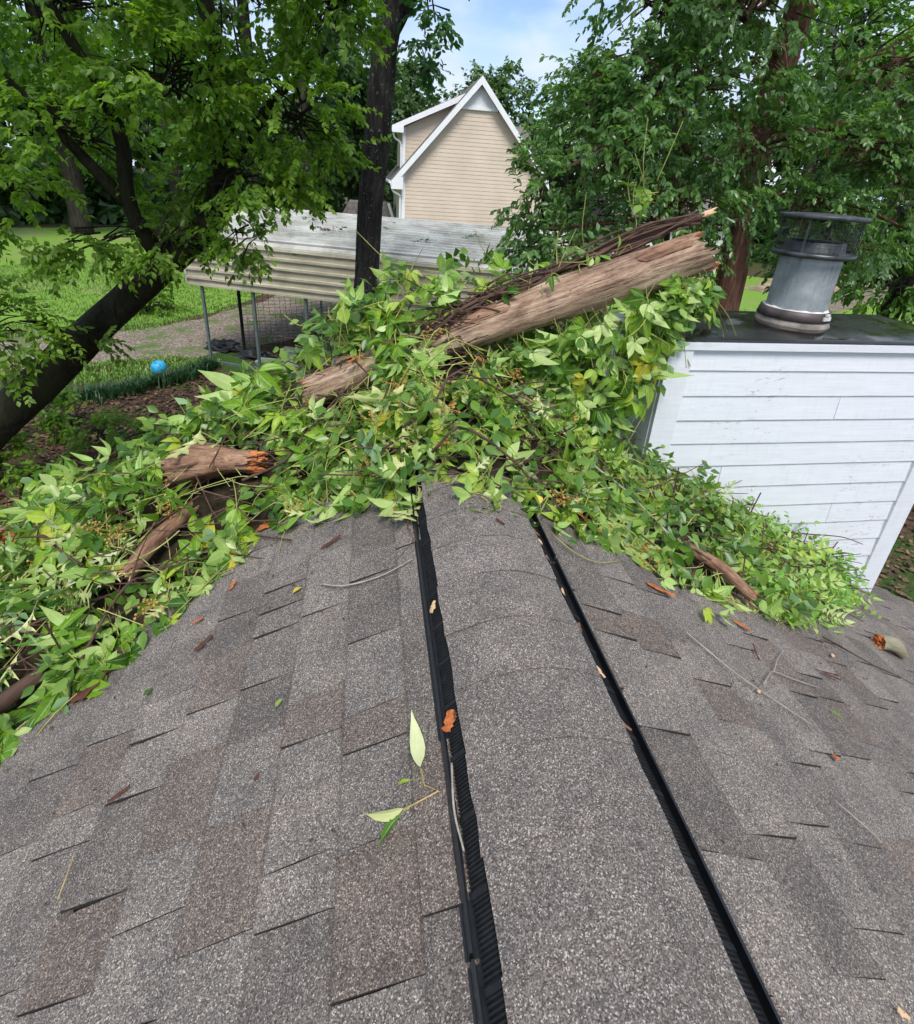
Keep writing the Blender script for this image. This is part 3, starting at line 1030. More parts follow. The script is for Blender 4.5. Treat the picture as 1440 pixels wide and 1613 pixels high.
for (c, d) in ((((CX0+CX1)/2, CY0-.012, CTOP-.018), (CX1-CX0+.075, .034, .034)), ((CX0-.014, (CY0+CY1)/2+.004, CTOP-.018), (.030, CY1-CY0-.028, .034)), ((CX1+.014, (CY0+CY1)/2+.004, CTOP-.018), (.030, CY1-CY0-.028, .034))):
    bb = MB()
    bb.box(c, d)
    chim_part(bb, 'top_trim', MAT['white'])
# sheet metal cap: slightly humped and dented, standing water in the hollows
V, F = [], []
nx, ny = 34, 14
for j in range(ny+1):
    for i in range(nx+1):
        x = CX0-.025+(CX1-CX0+.05)*i/nx
        y = CY0-.022+(CY1-CY0+.044)*j/ny
        e = min(i, nx-i, (j)*1.6, (ny-j)*1.6)/5
        hump = 0.016*min(1, e)
        z = CTOP+0.004+hump+0.010*mnoise.noise(Vector((x*3.2, y*3.2, 2.0)))*min(1, e)
        V.append((x, y, z))
for j in range(ny):
    for i in range(nx):
        a = j*(nx+1)+i
        F.append((a, a+1, a+nx+2, a+nx+1))
m0 = len(V)
ring = [i for i in range(nx+1)]+[j*(nx+1)+nx for j in range(1, ny+1)]+[ny*(nx+1)+i for i in range(nx-1, -1, -1)]+[j*(nx+1) for j in range(ny-1, 0, -1)]
for i in ring:
    V.append((V[i][0], V[i][1], V[i][2]-0.012))
for q in range(len(ring)):
    q2 = (q+1) % len(ring)
    F.append((ring[q], m0+q, m0+q2, ring[q2]))
o = add('cap_sheet', V, F, MAT['capmetal'], None, smooth=True)
o.parent = chim
o.matrix_parent_inverse = Matrix.Translation(-ORG)
o['label'] = 'dark wet sheet metal cap'
# flue
FC = Vector((1.835, 2.40, 0))
def lathe(prof, n=48, c=FC, close=False, tilt=(0, 0)):
    V, F = [], []
    for (r, z) in prof:
        for k in range(n):
            a = 2*math.pi*k/n
            V.append((c.x+r*math.cos(a)+tilt[0]*(z-CTOP), c.y+r*math.sin(a)+tilt[1]*(z-CTOP), z))
    for i in range(len(prof)-1):
        for k in range(n):
            k2 = (k+1) % n
            F.append((i*n+k, i*n+k2, (i+1)*n+k2, (i+1)*n+k))
    return V, F
def lathe_part(name, prof, mat, parent, n=48):
    V, F = lathe(prof, n)
    o = add(name, V, F, mat, None, smooth=True)
    o.parent = parent
    pi = -ORG
    o.matrix_parent_inverse = Matrix.Translation(pi)
    return o
flue = lathe_part('flue_pipe', [(0.136, CTOP+0.005), (0.136, 0.60), (0.138, 0.607), (0.136, 0.614), (0.136, 0.645)], MAT['galv'], chim)
lathe_part('flue_base', [(0.176, CTOP+0.003), (0.174, CTOP+0.018), (0.166, CTOP+0.040), (0.160, CTOP+0.055), (0.138, CTOP+0.057)], MAT['dirty_collar'], chim)
lathe_part('storm_collar', [(0.164, CTOP+0.048), (0.169, CTOP+0.051), (0.158, CTOP+0.094), (0.152, CTOP+0.096), (0.138, CTOP+0.094)], MAT['band'], chim)
V, F = [], []
nb = 72
for k in range(nb):
    a = 2*math.pi*k/nb
    w = 0.006*mnoise.noise(Vector((math.cos(a)*4, math.sin(a)*4, 1)))
    for (r, z) in ((0.154, CTOP+0.093), (0.146, CTOP+0.097+w), (0.137, CTOP+0.100+w*1.4)):
        V.append((FC.x+r*math.cos(a), FC.y+r*math.sin(a), z))
for k in range(nb):
    k2 = (k+1) % nb
    for q in range(2):
        F.append((k*3+q, k2*3+q, k2*3+q+1, k*3+q+1))
o = add('caulk_bead', V, F, MAT['caulk'], None, smooth=True)
o.parent = chim
o.matrix_parent_inverse = Matrix.Translation(-ORG)
# band clamp joint on the collar
bb = MB()
ca = math.radians(-72)
cp = FC+Vector((0.167*math.cos(ca), 0.167*math.sin(ca), CTOP+0.072))
RZ = Matrix.Rotation(ca+math.pi/2, 3, 'Z')
bb.box(cp, (0.055, 0.008, 0.018), RZ)
bb.box(cp+Vector((0, 0, 0.018)), (0.03, 0.008, 0.010), RZ)
chim_part(bb, 'band_clamp', MAT['caulk'])
lathe_part('flue_shroud', [(0.132, 0.628), (0.176, 0.631), (0.182, 0.638), (0.182, 0.652), (0.174, 0.654), (0.136, 0.657), (0.130, 0.665), (0.128, 0.700), (0.122, 0.705), (0.110, 0.702)], MAT['lid'], chim)
lathe_part('flue_lid', [(0.170, 0.803), (0.187, 0.803), (0.190, 0.806), (0.190, 0.819), (0.186, 0.822), (0.12, 0.826), (0.05, 0.829), (0.001, 0.830)], MAT['lid'], chim, 64)
lathe_part('lid_underside', [(0.170, 0.8025), (0.1, 0.806), (0.001, 0.807)], MAT['lid'], chim, 48)
for k in range(4):
    a = 2*math.pi*(k+0.37)/4
    bb = MB()
    bb.box(FC+Vector((0.176*math.cos(a), 0.176*math.sin(a), 0.724)), (0.003, 0.009, 0.152), Matrix.Rotation(a, 3, 'Z'))
    chim_part(bb, 'lid_bracket', MAT['lid'])
bb = MB()
nw = 46
for k in range(nw):
    a = 2*math.pi*k/nw
    p = FC+Vector((0.166*math.cos(a), 0.166*math.sin(a), 0))
    bb.tube([p+Vector((0, 0, 0.650)), p+Vector((0, 0, 0.800))], 0.0009, 4)
for z in np.linspace(0.665, 0.79, 9):
    ring_ = [FC+Vector((0.166*math.cos(t), 0.166*math.sin(t), z)) for t in np.linspace(0, 2*math.pi, 41)]
    bb.tube(ring_, 0.0009, 4, caps=False)
o = chim_part(bb, 'spark_screen', MAT['lid'])

# ------------------------------------------------------------------ neighbouring house
def prism(mb, poly_xz, y0, y1, m=0):
    """extrude a polygon given in x,z (counter-clockwise seen from -y) between y0 and y1"""
    n = len(poly_xz)
    vs = [(x, y0, z) for x, z in poly_xz]+[(x, y1, z) for x, z in poly_xz]
    fs = [tuple(range(n)), tuple(range(n, 2*n))[::-1]]
    for i in range(n):
        j = (i+1) % n
        fs.append((i, i+n, j+n, j))
    mb.raw(vs, fs, m)
house = empty('neighbour_house', (5.2, 30, GROUND), 'tan lap siding house with a steep white trimmed gable behind the carport', 'house')
HP = Matrix.Translation(-Vector((5.2, 30, GROUND)))
def hpart(mb, name, mat, parent=house):
    o = mb.build(name, mat)
    o.parent = parent
    o.matrix_parent_inverse = HP
    return o
AX, AZ = 5.14, 5.38          # gable peak
LX, LZ = 1.34, 1.08          # left wall corner, wall height at the eave
RX = 2*AX-LX
b = MB()
prism(b, [(LX, GROUND), (RX, GROUND), (RX, LZ), (AX, AZ-0.25), (LX, LZ)], 30.0, 40.0)
hpart(b, 'wall', MAT['tan'])
# lap boards of the gable wall
zb = GROUND+0.1
i = 0
while zb < AZ-1.25:
    lo = LX+0.12 if zb < LZ else LX+(zb+0.2-LZ)/(AZ-0.25-LZ)*(AX-LX)+0.02
    hi = 2*AX-lo
    if zb > -2.6:
        bb = MB()
        bb.raw([(lo, 29.978, zb), (hi, 29.978, zb), (hi, 29.992, zb+0.2), (lo, 29.992, zb+0.2), (lo, 29.995, zb), (hi, 29.995, zb)], [(0, 1, 2, 3), (4, 5, 1, 0)])
        hpart(bb, 'lap_board', MAT['tan'])
    zb += 0.19
    i += 1
# roof slabs with white rake boards
sl = (AZ-LZ+0.0)/(AX-LX)
ex = LX-0.55
ez = LZ-0.55*sl
for sgn in (1, -1):
    X = lambda x: AX+(x-AX)*sgn
    bb = MB()
    P_ = [(X(AX), AZ+0.10), (X(ex), ez+0.10), (X(ex), ez-0.06), (X(AX), AZ-0.06)]
    if sgn < 0:
        P_ = P_[::-1]
    prism(bb, P_, 29.62, 40.2)
    rf = hpart(bb, 'roof', MAT['farroof'])
    bb = MB()
    P_ = [(X(AX), AZ+0.07), (X(ex), ez+0.07), (X(ex), ez-0.30), (X(AX), AZ-0.30)]
    if sgn < 0:
        P_ = P_[::-1]
    prism(bb, P_, 29.56, 29.615)
    hpart(bb, 'rake_board', MAT['trimwhite'])
    bb = MB()
    P_ = [(X(AX), AZ-0.07), (X(ex), ez-0.07), (X(ex), ez-0.12), (X(AX), AZ-0.12)]
    if sgn < 0:
        P_ = P_[::-1]
    prism(bb, P_, 29.62, 29.99)
    hpart(bb, 'soffit', MAT['trimwhite'])
bb = MB()
prism(bb, [(ex, ez-0.32), (LX+0.05, ez-0.32), (LX+0.05, ez+0.30), (ex, ez-0.02)], 29.55, 29.70)
hpart(bb, 'eave_return', MAT['trimwhite'])
bb = MB()
bb.box((ex-0.06, 35, ez+0.0), (0.12, 10.6, 0.12))
hpart(bb, 'gutter', MAT['trimwhite'])
bb = MB()
bb.box((LX+0.09, 29.95, (LZ+GROUND)/2), (0.18, 0.06, LZ-GROUND))
hpart(bb, 'corner_board', MAT['trimwhite'])
bb = MB()
bb.tube(curve_pts([(ex-0.02, 29.66, ez-0.05), (ex+0.1, 29.68, ez-0.42), (LX-0.12, 29.8, ez-0.62), (LX-0.08, 29.88, ez-1.0), (LX-0.08, 29.88, -3.9)], 14), 0.055, 8)
hpart(bb, 'downspout', MAT['trimwhite'])
# louvred gable vent with a white ledge
vz = AZ-1.25
vx = 1.25/sl*0.82
bb = MB()
prism(bb, [(AX-vx, vz), (AX+vx, vz), (AX+0.06, AZ-0.28), (AX-0.06, AZ-0.28)], 29.93, 29.985)
gv = hpart(bb, 'gable_vent', MAT['trimwhite'])
for k in range(-7, 8):
    x = AX+k*0.12
    top = AZ-0.35-abs(k*0.12)*sl
    if top > vz+0.08:
        bb = MB()
        bb.box((x, 29.92, (vz+top)/2), (0.055, 0.03, top-vz))
        hpart(bb, 'vent_slat', MAT['trimwhite'])
bb = MB()
bb.box((AX, 29.93, vz-0.06), (vx*2+0.1, 0.12, 0.14))
hpart(bb, 'vent_ledge', MAT['trimwhite'])
# shed dormer set back on the left slope
bb = MB()
prism(bb, [(1.42, 0.2), (AX, 0.2), (AX, 4.85), (1.42, 3.05)], 31.2, 37.0)
hpart(bb, 'dormer_wall', MAT['tan'])
zb = 1.0
while zb < 4.3:
    hi_ = AX-0.2
    lo_ = 1.56 if zb < 2.75 else 1.42+(zb+0.32-3.05)/1.8*3.72+0.1
    bb = MB()
    bb.raw([(lo_, 31.178, zb), (hi_, 31.178, zb), (hi_, 31.192, zb+0.2), (lo_, 31.192, zb+0.2), (lo_, 31.195, zb), (hi_, 31.195, zb)], [(0, 1, 2, 3), (4, 5, 1, 0)])
    hpart(bb, 'lap_board', MAT['tan'])
    zb += 0.19
bb = MB()
prism(bb, [(AX, 5.12), (0.86, 3.12), (0.86, 2.96), (AX, 4.96)], 30.8, 37.3)
hpart(bb, 'dormer_roof', MAT['farroof'])
bb = MB()
prism(bb, [(AX-0.3, 4.94), (0.84, 3.10), (0.84, 2.84), (AX-0.3, 4.66)], 30.74, 30.795)
hpart(bb, 'dormer_rake', MAT['trimwhite'])
bb = MB()
prism(bb, [(0.86, 2.80), (1.44, 2.80), (1.44, 3.15), (0.86, 2.95)], 30.73, 31.0)
hpart(bb, 'dormer_return', MAT['trimwhite'])
bb = MB()
bb.box((1.48, 31.14, 1.9), (0.16, 0.06, 2.3))
hpart(bb, 'dormer_corner_board', MAT['trimwhite'])
bb = MB()
bb.tube(curve_pts([(0.92, 30.95, 2.8), (1.0, 31.0, 2.55), (1.3, 31.08, 2.35), (1.34, 31.1, 1.9), (1.34, 31.1, 0.9)], 10), 0.05, 8)
hpart(bb, 'dormer_downspout', MAT['trimwhite'])
# right wing roof beyond the gable
bb = MB()
prism(bb, [(7.0, 2.5), (8.4, 2.5), (8.4, 2.3), (7.0, 2.3)], 30.6, 31.0)
bb.raw([(7.0, 30.5, 2.5), (8.4, 30.5, 2.5), (8.4, 33.0, 3.7), (7.0, 33.0, 3.7)], [(0, 1, 2, 3)])
hpart(bb, 'wing_roof', MAT['farroof'])
bb = MB()
bb.box((7.7, 32.4, -0.9), (1.2, 2.6, 6.2))
hpart(bb, 'wing_wall', MAT['tan'])

# small far shed roof seen beside the house corner
b = MB()
shed = empty('garden_shed', (-0.6, 36, GROUND), 'small reddish shed with a dark roof beside the tan house', 'shed')
def spart(mb, name, mat):
    o = mb.build(name, mat)
    o.parent = shed
    o.matrix_parent_inverse = Matrix.Translation(-Vector((-0.6, 36, GROUND)))
bb = MB(); bb.box((-0.2, 37, -3.0), (3.0, 2.5, 2.0)); spart(bb, 'wall', MAT['redwood'])
bb = MB(); prism(bb, [(-2.2, -2.0), (1.6, -2.0), (1.0, -0.9), (-1.6, -0.9)], 35.6, 38.4); spart(bb, 'roof', MAT['farroof'])
bb = MB(); bb.bar((1.3, 35.55, -2.2), (0.85, 35.55, -0.85), 0.06, 0.16); spart(bb, 'rake_board', MAT['trimwhite'])

# ------------------------------------------------------------------ carport
CD = Vector((0.921, -0.390, 0)).normalized()
CN = Vector((0.390, 0.921, 0)).normalized()
C0 = Vector((-4.80, 14.26, 0))
CLEN = 9.0
carport = empty('carport', (C0.x, C0.y, GROUND), 'beige ribbed metal carport on thin grey posts behind the dark tree trunk', 'carport')
CPI = Matrix.Translation(-Vector((C0.x, C0.y, GROUND)))
def cpart(mb, name, mat, smooth=False):
    o = mb.build(name, mat, None, smooth)
    o.parent = carport
    o.matrix_parent_inverse = CPI
    return o
HW = 3.15
ZB, ZE, ZA = -1.93, -0.86, -0.27
# outline across the carport: (n, z) from front hem over the ridge to back hem
line = [(0.0, ZB), (0.0, ZE-0.06), (0.03, ZE+0.03), (0.12, ZE+0.10), (HW, ZA), (2*HW-0.12, ZE+0.10), (2*HW-0.03, ZE+0.03), (2*HW, ZE-0.06), (2*HW, ZB)]
def along(L_):
    """point and outward normal at arc length"""
    acc = 0
    for (a, b_) in zip(line[:-1], line[1:]):
        d = math.hypot(b_[0]-a[0], b_[1]-a[1])
        if L_ <= acc+d or b_ is line[-1]:
            t = (L_-acc)/d
            nrm = (-(b_[1]-a[1])/d, (b_[0]-a[0])/d)
            return (a[0]+(b_[0]-a[0])*t, a[1]+(b_[1]-a[1])*t), nrm
        acc += d
TOTAL = sum(math.hypot(b_[0]-a[0], b_[1]-a[1]) for a, b_ in zip(line[:-1], line[1:]))
RIB = 0.215
def panel(L0, L1, lift, over, seed, mat):
    prof = []
    s = L0
    while s < L1+1e-6:
        for ds, h in ((0, 0), (0.105, 0), (0.125, 0.048), (0.175, 0.048), (0.195, 0)):
            q = s+ds
            if q <= min(L1+0.01, TOTAL):
                p, nr = along(q)
                prof.append((p[0]+nr[0]*(h+lift), p[1]+nr[1]*(h+lift)))
        s += RIB
    V, F = [], []
    nl = 12
    for j in range(nl+1):
        t = -over+(CLEN+2*over)*j/nl
        for k, (n_, z_) in enumerate(prof):
            w = 0.006*mnoise.noise(Vector((t*0.8, k*0.3, seed)))
            p = C0+CD*t+CN*n_
            V.append((p.x, p.y, z_+w))
    m = len(prof)
    for j in range(nl):
        for k in range(m-1):
            F.append((j*m+k, (j+1)*m+k, (j+1)*m+k+1, j*m+k+1))
    o = add('metal_panel', V, F, mat)
    o.parent = carport
    o.matrix_parent_inverse = CPI
s = 0.0
k = 0
while s < TOTAL-0.05:
    side_ = s < 1.0 or s > TOTAL-1.1
    e = min(s+RIB*(5 if k == 0 else 4), TOTAL)
    panel(s, e, 0.004*(k % 2), 0.0+0.01*(k % 3), k, MAT['carport_side'] if side_ else MAT['carport'])
    s = e
    k += 1
bb = MB()   # folded hem along the bottom and the gable edges
bb.bar(C0+Vector((0, 0, ZB-0.015))-CN*0.012, C0+CD*CLEN+Vector((0, 0, ZB-0.015))-CN*0.012, 0.03, 0.05)
cpart(bb, 'hem_trim', MAT['carport_side'])
for t in (-0.03, CLEN+0.03):
    bb = MB()
    pts = [C0+CD*t+CN*n_+Vector((0, 0, z_+0.012)) for n_, z_ in line]
    for a, c in zip(pts[:-1], pts[1:]):
        bb.bar(a, c, 0.06, 0.05)
    cpart(bb, 'end_trim', MAT['carport'])
for side in (0.0, 2*HW):
    for t in ((0.34, 1.78, 3.2, 4.62, 6.05, 7.5, 8.8) if side == 0 else (0.3, 3.0, 5.9, 8.7)):
        p = C0+CD*t+CN*(side+(0.05 if side == 0 else -0.05))
        bb = MB()
        bb.box((p.x, p.y, (GROUND+ZE)/2), (0.062, 0.062, ZE-GROUND), Matrix.Rotation(math.atan2(CD.y, CD.x), 3, 'Z'))
        cpart(bb, 'post', MAT['post'])
bb = MB()
a = C0+CD*0.3+CN*0.05
bb.bar(a+Vector((0, 0, GROUND+0.03)), a+CD*8.5+Vector((0, 0, GROUND+0.03)), 0.06, 0.06)
cpart(bb, 'base_rail', MAT['post'])
for t in (0.3, 3.0, 5.9, 8.7):
    bb = MB()
    a_ = [C0+CD*t+CN*n_+Vector((0, 0, z_-0.07)) for n_, z_ in line[1:-1]]
    for p, q in zip(a_[:-1], a_[1:]):
        bb.bar(p, q, 0.06, 0.06)
    cpart(bb, 'roof_bow', MAT['post'])

# ------------------------------------------------------------------ things under and around the carport
ball = empty('ball', (-5.42, 13.2, GROUND), 'bright blue rubber ball on the patchy grass', 'ball')
V, F = [], []
nu_, nv_ = 24, 14
R_ = 0.185
for j in range(nv_+1):
    th = math.pi*j/nv_
    for i in range(nu_):
        ph = 2*math.pi*i/nu_
        V.append((R_*math.sin(th)*math.cos(ph), R_*math.sin(th)*math.sin(ph), R_+R_*math.cos(th)))
for j in range(nv_):
    for i in range(nu_):
        i2 = (i+1) % nu_
        F.append((j*nu_+i, (j+1)*nu_+i, (j+1)*nu_+i2, j*nu_+i2))
add('shell', V, F, MAT['ball'], ball, smooth=True)
for (th, ph) in ((0.6, -1.9), (0.95, -1.2), (1.3, -2.1)):
    bb = MB()
    d = Vector((math.sin(th)*math.cos(ph), math.sin(th)*math.sin(ph), math.cos(th)))
    q = d.to_track_quat('Z', 'Y').to_matrix()
    cen = d*R_*1.001+Vector((0, 0, R_))
    ringp = [cen+q @ Vector((0.035*math.cos(t), 0.028*math.sin(t), 0)) for t in np.linspace(0, 2*math.pi, 13)]
    bb.tube(ringp, 0.006, 5, caps=False)
    bb.build('printed_ring', MAT['ballmark'], ball)

def at(t, n, z=0.0):
    p = C0+CD*t+CN*n
    return Vector((p.x, p.y, GROUND+z))
# net on a black frame
net = empty('sports_net', at(0.75, 0.9), 'black netting hung on a slim black frame under the carport', 'net')
NPI = Matrix.Translation(-at(0.75, 0.9))
def netpart(mb, name, mat):
    o = mb.build(name, mat)
    o.parent = net
    o.matrix_parent_inverse = NPI
nA, nB, nC = at(0.72, 0.95), at(2.9, 3.4), at(3.2, 1.6)
for p in (nA, nB):
    bb = MB(); bb.tube([p, p+Vector((0, 0, 2.15))], 0.045, 8); netpart(bb, 'frame_post', MAT['net'])
bb = MB(); bb.tube([nA+Vector((0, 0, 2.12)), nB+Vector((0, 0, 2.12))], 0.03, 6); netpart(bb, 'frame_bar', MAT['net'])
bb = MB()
nseg = 22
for k in range(nseg+1):
    t = k/nseg
    a = nA.lerp(nB, t)
    sag = 0.12*math.sin(t*math.pi)
    pts = [a+Vector((sag*(1-j/8)*0.6, -sag*0.5*(1-j/8), 2.1*j/8)) for j in range(9)]
    bb.tube(pts, 0.0045, 3, caps=False)
for j in range(0, 22):
    z = 2.1*j/22
    pts = []
    for k in range(13):
        t = k/12
        a = nA.lerp(nB, t)
        sag = 0.12*math.sin(t*math.pi)
        pts.append(a+Vector((sag*(1-j/22)*0.6, -sag*0.5*(1-j/22), z-0.10*math.sin(t*math.pi))))
    bb.tube(pts, 0.0045, 3, caps=False)
netpart(bb, 'net', MAT['net'])
def lump(name, label, cat, c, rx, ry, rz, mat, seed, amp=0.35, rot=0.0):
    V, F = [], []
    n_, m_ = 20, 9
    for j in range(m_+1):
        th = math.pi/2*j/m_
        for i in range(n_):
            ph = 2*math.pi*i/n_
            d = Vector((math.sin(th)*math.cos(ph), math.sin(th)*math.sin(ph), math.cos(th)))
            f = 1+amp*mnoise.noise(d*2.2+Vector((seed, 0, 0)))+amp*0.6*mnoise.noise(d*6+Vector((seed, 3, 0)))
            V.append((rx*d.x*f, ry*d.y*f, rz*d.z*f))
    for j in range(m_):
        for i in range(n_):
            i2 = (i+1) % n_
            F.append((j*n_+i, (j+1)*n_+i, (j+1)*n_+i2, j*n_+i2))
    o = add(name, V, F, mat, loc=c, rot=(0, 0, rot))
    return tag(o, label, cat)
lump('tarp', 'crumpled black netting heap on the gravel at the carport corner', 'tarp', at(-0.15, 1.15), 0.55, 0.35, 0.22, MAT['black'], 3, 0.6, -0.5)
lump('tarp', 'crumpled black tarp lying at the foot of the hanging net', 'tarp', at(1.2, 0.85), 0.6, 0.28, 0.18, MAT['black'], 5, 0.7, -0.4)
lump('mulch_heap', 'low reddish brown mulch heap beneath the carport roof', 'mulch heap', at(4.2, 4.4), 2.3, 1.5, 0.42, MAT['dirt'], 8, 0.4, -0.4)
litter('bark_mulch', [tuple(at(4.2+rnd.gauss(0, 1.0), 4.4+rnd.gauss(0, 0.65), 0.32)) for _ in range(1500)], 0.16, MAT['litter'], 31, 'reddish brown bark pieces strewn over the heap under the carport')
steps = empty('stepped_bench', at(2.7, 1.5), 'pale green stepped wooden boards under the carport', 'bench')
SPI = Matrix.Translation(-at(2.7, 1.5))
RC = Matrix.Rotation(math.atan2(CD.y, CD.x)+0.12, 3, 'Z')
for k, (t, n_, z, ln) in enumerate(((1.9, 0.55, 0.10, 1.5), (2.5, 1.15, 0.30, 1.9), (2.9, 1.75, 0.50, 2.0), (3.2, 2.4, 0.78, 2.0))):
    bb = MB(); bb.box(at(t+0.3, n_, z), (ln, 0.34, 0.05), RC); o = bb.build('board', MAT['bench']); o.parent = steps; o.matrix_parent_inverse = SPI
    bb = MB(); bb.box(at(t+0.3, n_-0.13, z/2-0.02), (ln-0.06, 0.03, z-0.05), RC); o = bb.build('riser', MAT['bench']); o.parent = steps; o.matrix_parent_inverse = SPI
bin_ = empty('storage_bin', at(4.3, 1.0), 'dark green plastic bin beside the pale green boards', 'bin')
bb = MB(); bb.raw([Vector((x*(0.42+0.06*(z > 0)), y*(0.28+0.05*(z > 0)), z)) for x in (-1, 1) for y in (-1, 1) for z in (0.0, 0.5)], [(0, 1, 3, 2), (4, 6, 7, 5), (0, 4, 5, 1), (2, 3, 7, 6), (1, 5, 7, 3)])
bb.build('tub', MAT['darkgreen'], bin_)
bb = MB(); bb.box((0, 0, 0.52), (1.02, 0.72, 0.05)); bb.box((0, 0, 0.555), (0.8, 0.5, 0.03)); bb.build('lid', MAT['darkgreen'], bin_)
for k, (p, q) in enumerate(((at(3.4, 5.3, 0.5), at(5.2, 4.6, 0.62)), (at(3.6, 5.0, 0.42), at(5.3, 4.3, 0.5)))):
    bb = MB(); bb.tube(curve_pts([p, p.lerp(q, 0.5)+Vector((0, 0, 0.03)), q], 6), [0.05, 0.055, 0.06, 0.06, 0.055, 0.05, 0.045], 8, wob=0.2)
    tag(bb.build('wood_pole', MAT['paletip']), ('long pale split pole lying on the mulch heap under the carport', 'shorter pale split pole in front on the mulch heap under the carport')[k], 'pole', 'poles on the mulch heap')
lump('flower_pot', 'black round planter beside the mulch heap under the carport', 'planter', at(3.0, 5.4), 0.42, 0.42, 0.55, MAT['black'], 12, 0.12)

# ------------------------------------------------------------------ trees
def unit(a):
    return a/np.maximum(np.linalg.norm(a, axis=-1, keepdims=True), 1e-9)
def leaf_sprays(O, D, k, Ls, ll, lw, r, droop=0.35, flat=0.35, tint_spray=0.5):
    """k leaves alternately along each twig O->O+D*Ls; returns verts, tris, tint"""
    n = len(O)
    t = (np.arange(k)+0.5)/k
    t = np.broadcast_to(t, (n, k))+r.uniform(-0.06, 0.06, (n, k))
    side = np.where(np.arange(k) % 2 == 0, 1.0, -1.0)[None, :]*r.uniform(0.5, 1.1, (n, k))
    side[:, -1] *= 0.15
    up = unit(np.array([0, 0, 1.0])+r.normal(0, flat, (n, 3)))
    S = unit(np.cross(D, up))
    Lv = Ls*r.uniform(0.7, 1.25, (n, 1))
    P = O[:, None, :]+D[:, None, :]*(t*Lv)[..., None]
    P[..., 2] -= droop*0.35*(t**2)*Lv
    ax = D[:, None, :]*0.55+S[:, None, :]*side[..., None]*0.85+r.normal(0, 0.22, (n, k, 3))
    ax[..., 2] -= droop*r.uniform(0.3, 1.3, (n, k))
    ax = unit(ax)
    nr = up[:, None, :]+r.normal(0, 0.35, (n, k, 3))
    nr = unit(nr-ax*np.sum(nr*ax, -1, keepdims=True))
    sd = np.cross(ax, nr)
    l = (ll*r.uniform(0.65, 1.2, (n, k)))[..., None]
    w = l*lw
    base = P
    mid = P+ax*l*0.48-nr*l*0.06
    a1 = P+ax*l*0.22+sd*w*0.36
    a2 = P+ax*l*0.22-sd*w*0.36
    b1 = P+ax*l*0.55+sd*w*0.5+nr*l*0.02
    b2 = P+ax*l*0.55-sd*w*0.5+nr*l*0.02
    tip = P+ax*l-nr*l*0.16
    V = np.stack([base, a1, b1, tip, b2, a2, mid], 2).reshape(-1, 3)
    q = np.arange(n*k)[:, None]*7
    T = [(0, 1, 6), (1, 2, 6), (2, 3, 6), (3, 4, 6), (4, 5, 6), (5, 0, 6)]
    F = np.concatenate([q+np.array([x]) for x in T])
    tint = np.clip(tint_spray*r.uniform(0, 1, (n, 1))+(1-tint_spray)*r.uniform(0, 1, (n, k)), 0, 1)
    return V, F, np.repeat(tint.ravel(), 7)

def lobes_to_sprays(lobes, r, outward=0.6, clump=0.0):
    """lobes: (centre, radii, number). Twig tips sit mostly in the outer part of each lobe, in clumps."""
    Os, Ds = [], []
    for (c, rad, num) in lobes:
        c, rad = np.array(c, float), np.array(rad, float)
        nc = max(3, num//9)
        cd = unit(r.normal(0, 1, (nc, 3)))
        cr = r.uniform(0.25, 1.0, (nc, 1))**0.55
        cc = cd*cr
        idx = r.integers(0, nc, num)
        p = cc[idx]+r.normal(0, 0.16, (num, 3))
        d = unit(unit(p)*outward+unit(r.normal(0, 1, (num, 3)))*0.6+np.array([0, 0, -0.12]))
        Os.append(c+p*rad)
        Ds.append(d)
    return np.concatenate(Os), np.concatenate(Ds)

def make_tree(name, label, cat, base, trunk_pts, trunk_r, limbs, lobes, bark, leaf, k=12, Ls=0.34, ll=0.11, lw=0.5, seed=0, group=None, droop=0.4, twig_share=0.25, nseg=14, flat=0.35):
    r = np.random.default_rng(seed)
    root = empty(name, base, label, cat, group)
    PI = Matrix.Translation(-Vector(base))
    def put(o):
        o.parent = root
        o.matrix_parent_inverse = PI
        return o
    b = MB()
    cp = curve_pts(trunk_pts, 26)
    rr = np.interp(np.linspace(0, 1, 27), np.linspace(0, 1, len(trunk_r)), trunk_r)
    b.tube(cp, [float(x) for x in rr], nseg, wob=0.22, seed=seed)
    put(b.build('trunk', bark, None, True))
    for (pts, r0, r1) in limbs:
        bl = MB()
        lp_ = curve_pts(pts, 12)
        bl.tube(lp_, [r0+(r1-r0)*i/12 for i in range(13)], 8, wob=0.2, seed=seed+3)
        put(bl.build('limb', bark, None, True))
    O, D = lobes_to_sprays(lobes, r)
    # twigs from the lobe centres towards some of the sprays
    bt = MB()
    i0 = 0
    for (c, rad, num) in lobes:
        m = max(2, int(num*twig_share))
        for q in r.choice(num, m, replace=False):
            tgt = Vector(O[i0+q])
            cc = Vector(c)+Vector([float(x) for x in r.normal(0, 0.12, 3)])
            md = cc.lerp(tgt, 0.5)+Vector((0, 0, 0.06))
            bt.tube([cc, md, tgt], [0.016, 0.010, 0.004], 3, caps=False)
        i0 += num
    put(bt.build('twigs', bark))['kind'] = 'stuff'
    V, F, T = leaf_sprays(O, D, k, Ls, ll, lw, r, droop, flat)
    o = put(numpy_mesh('crown', V, F, leaf, None, T))
    return root

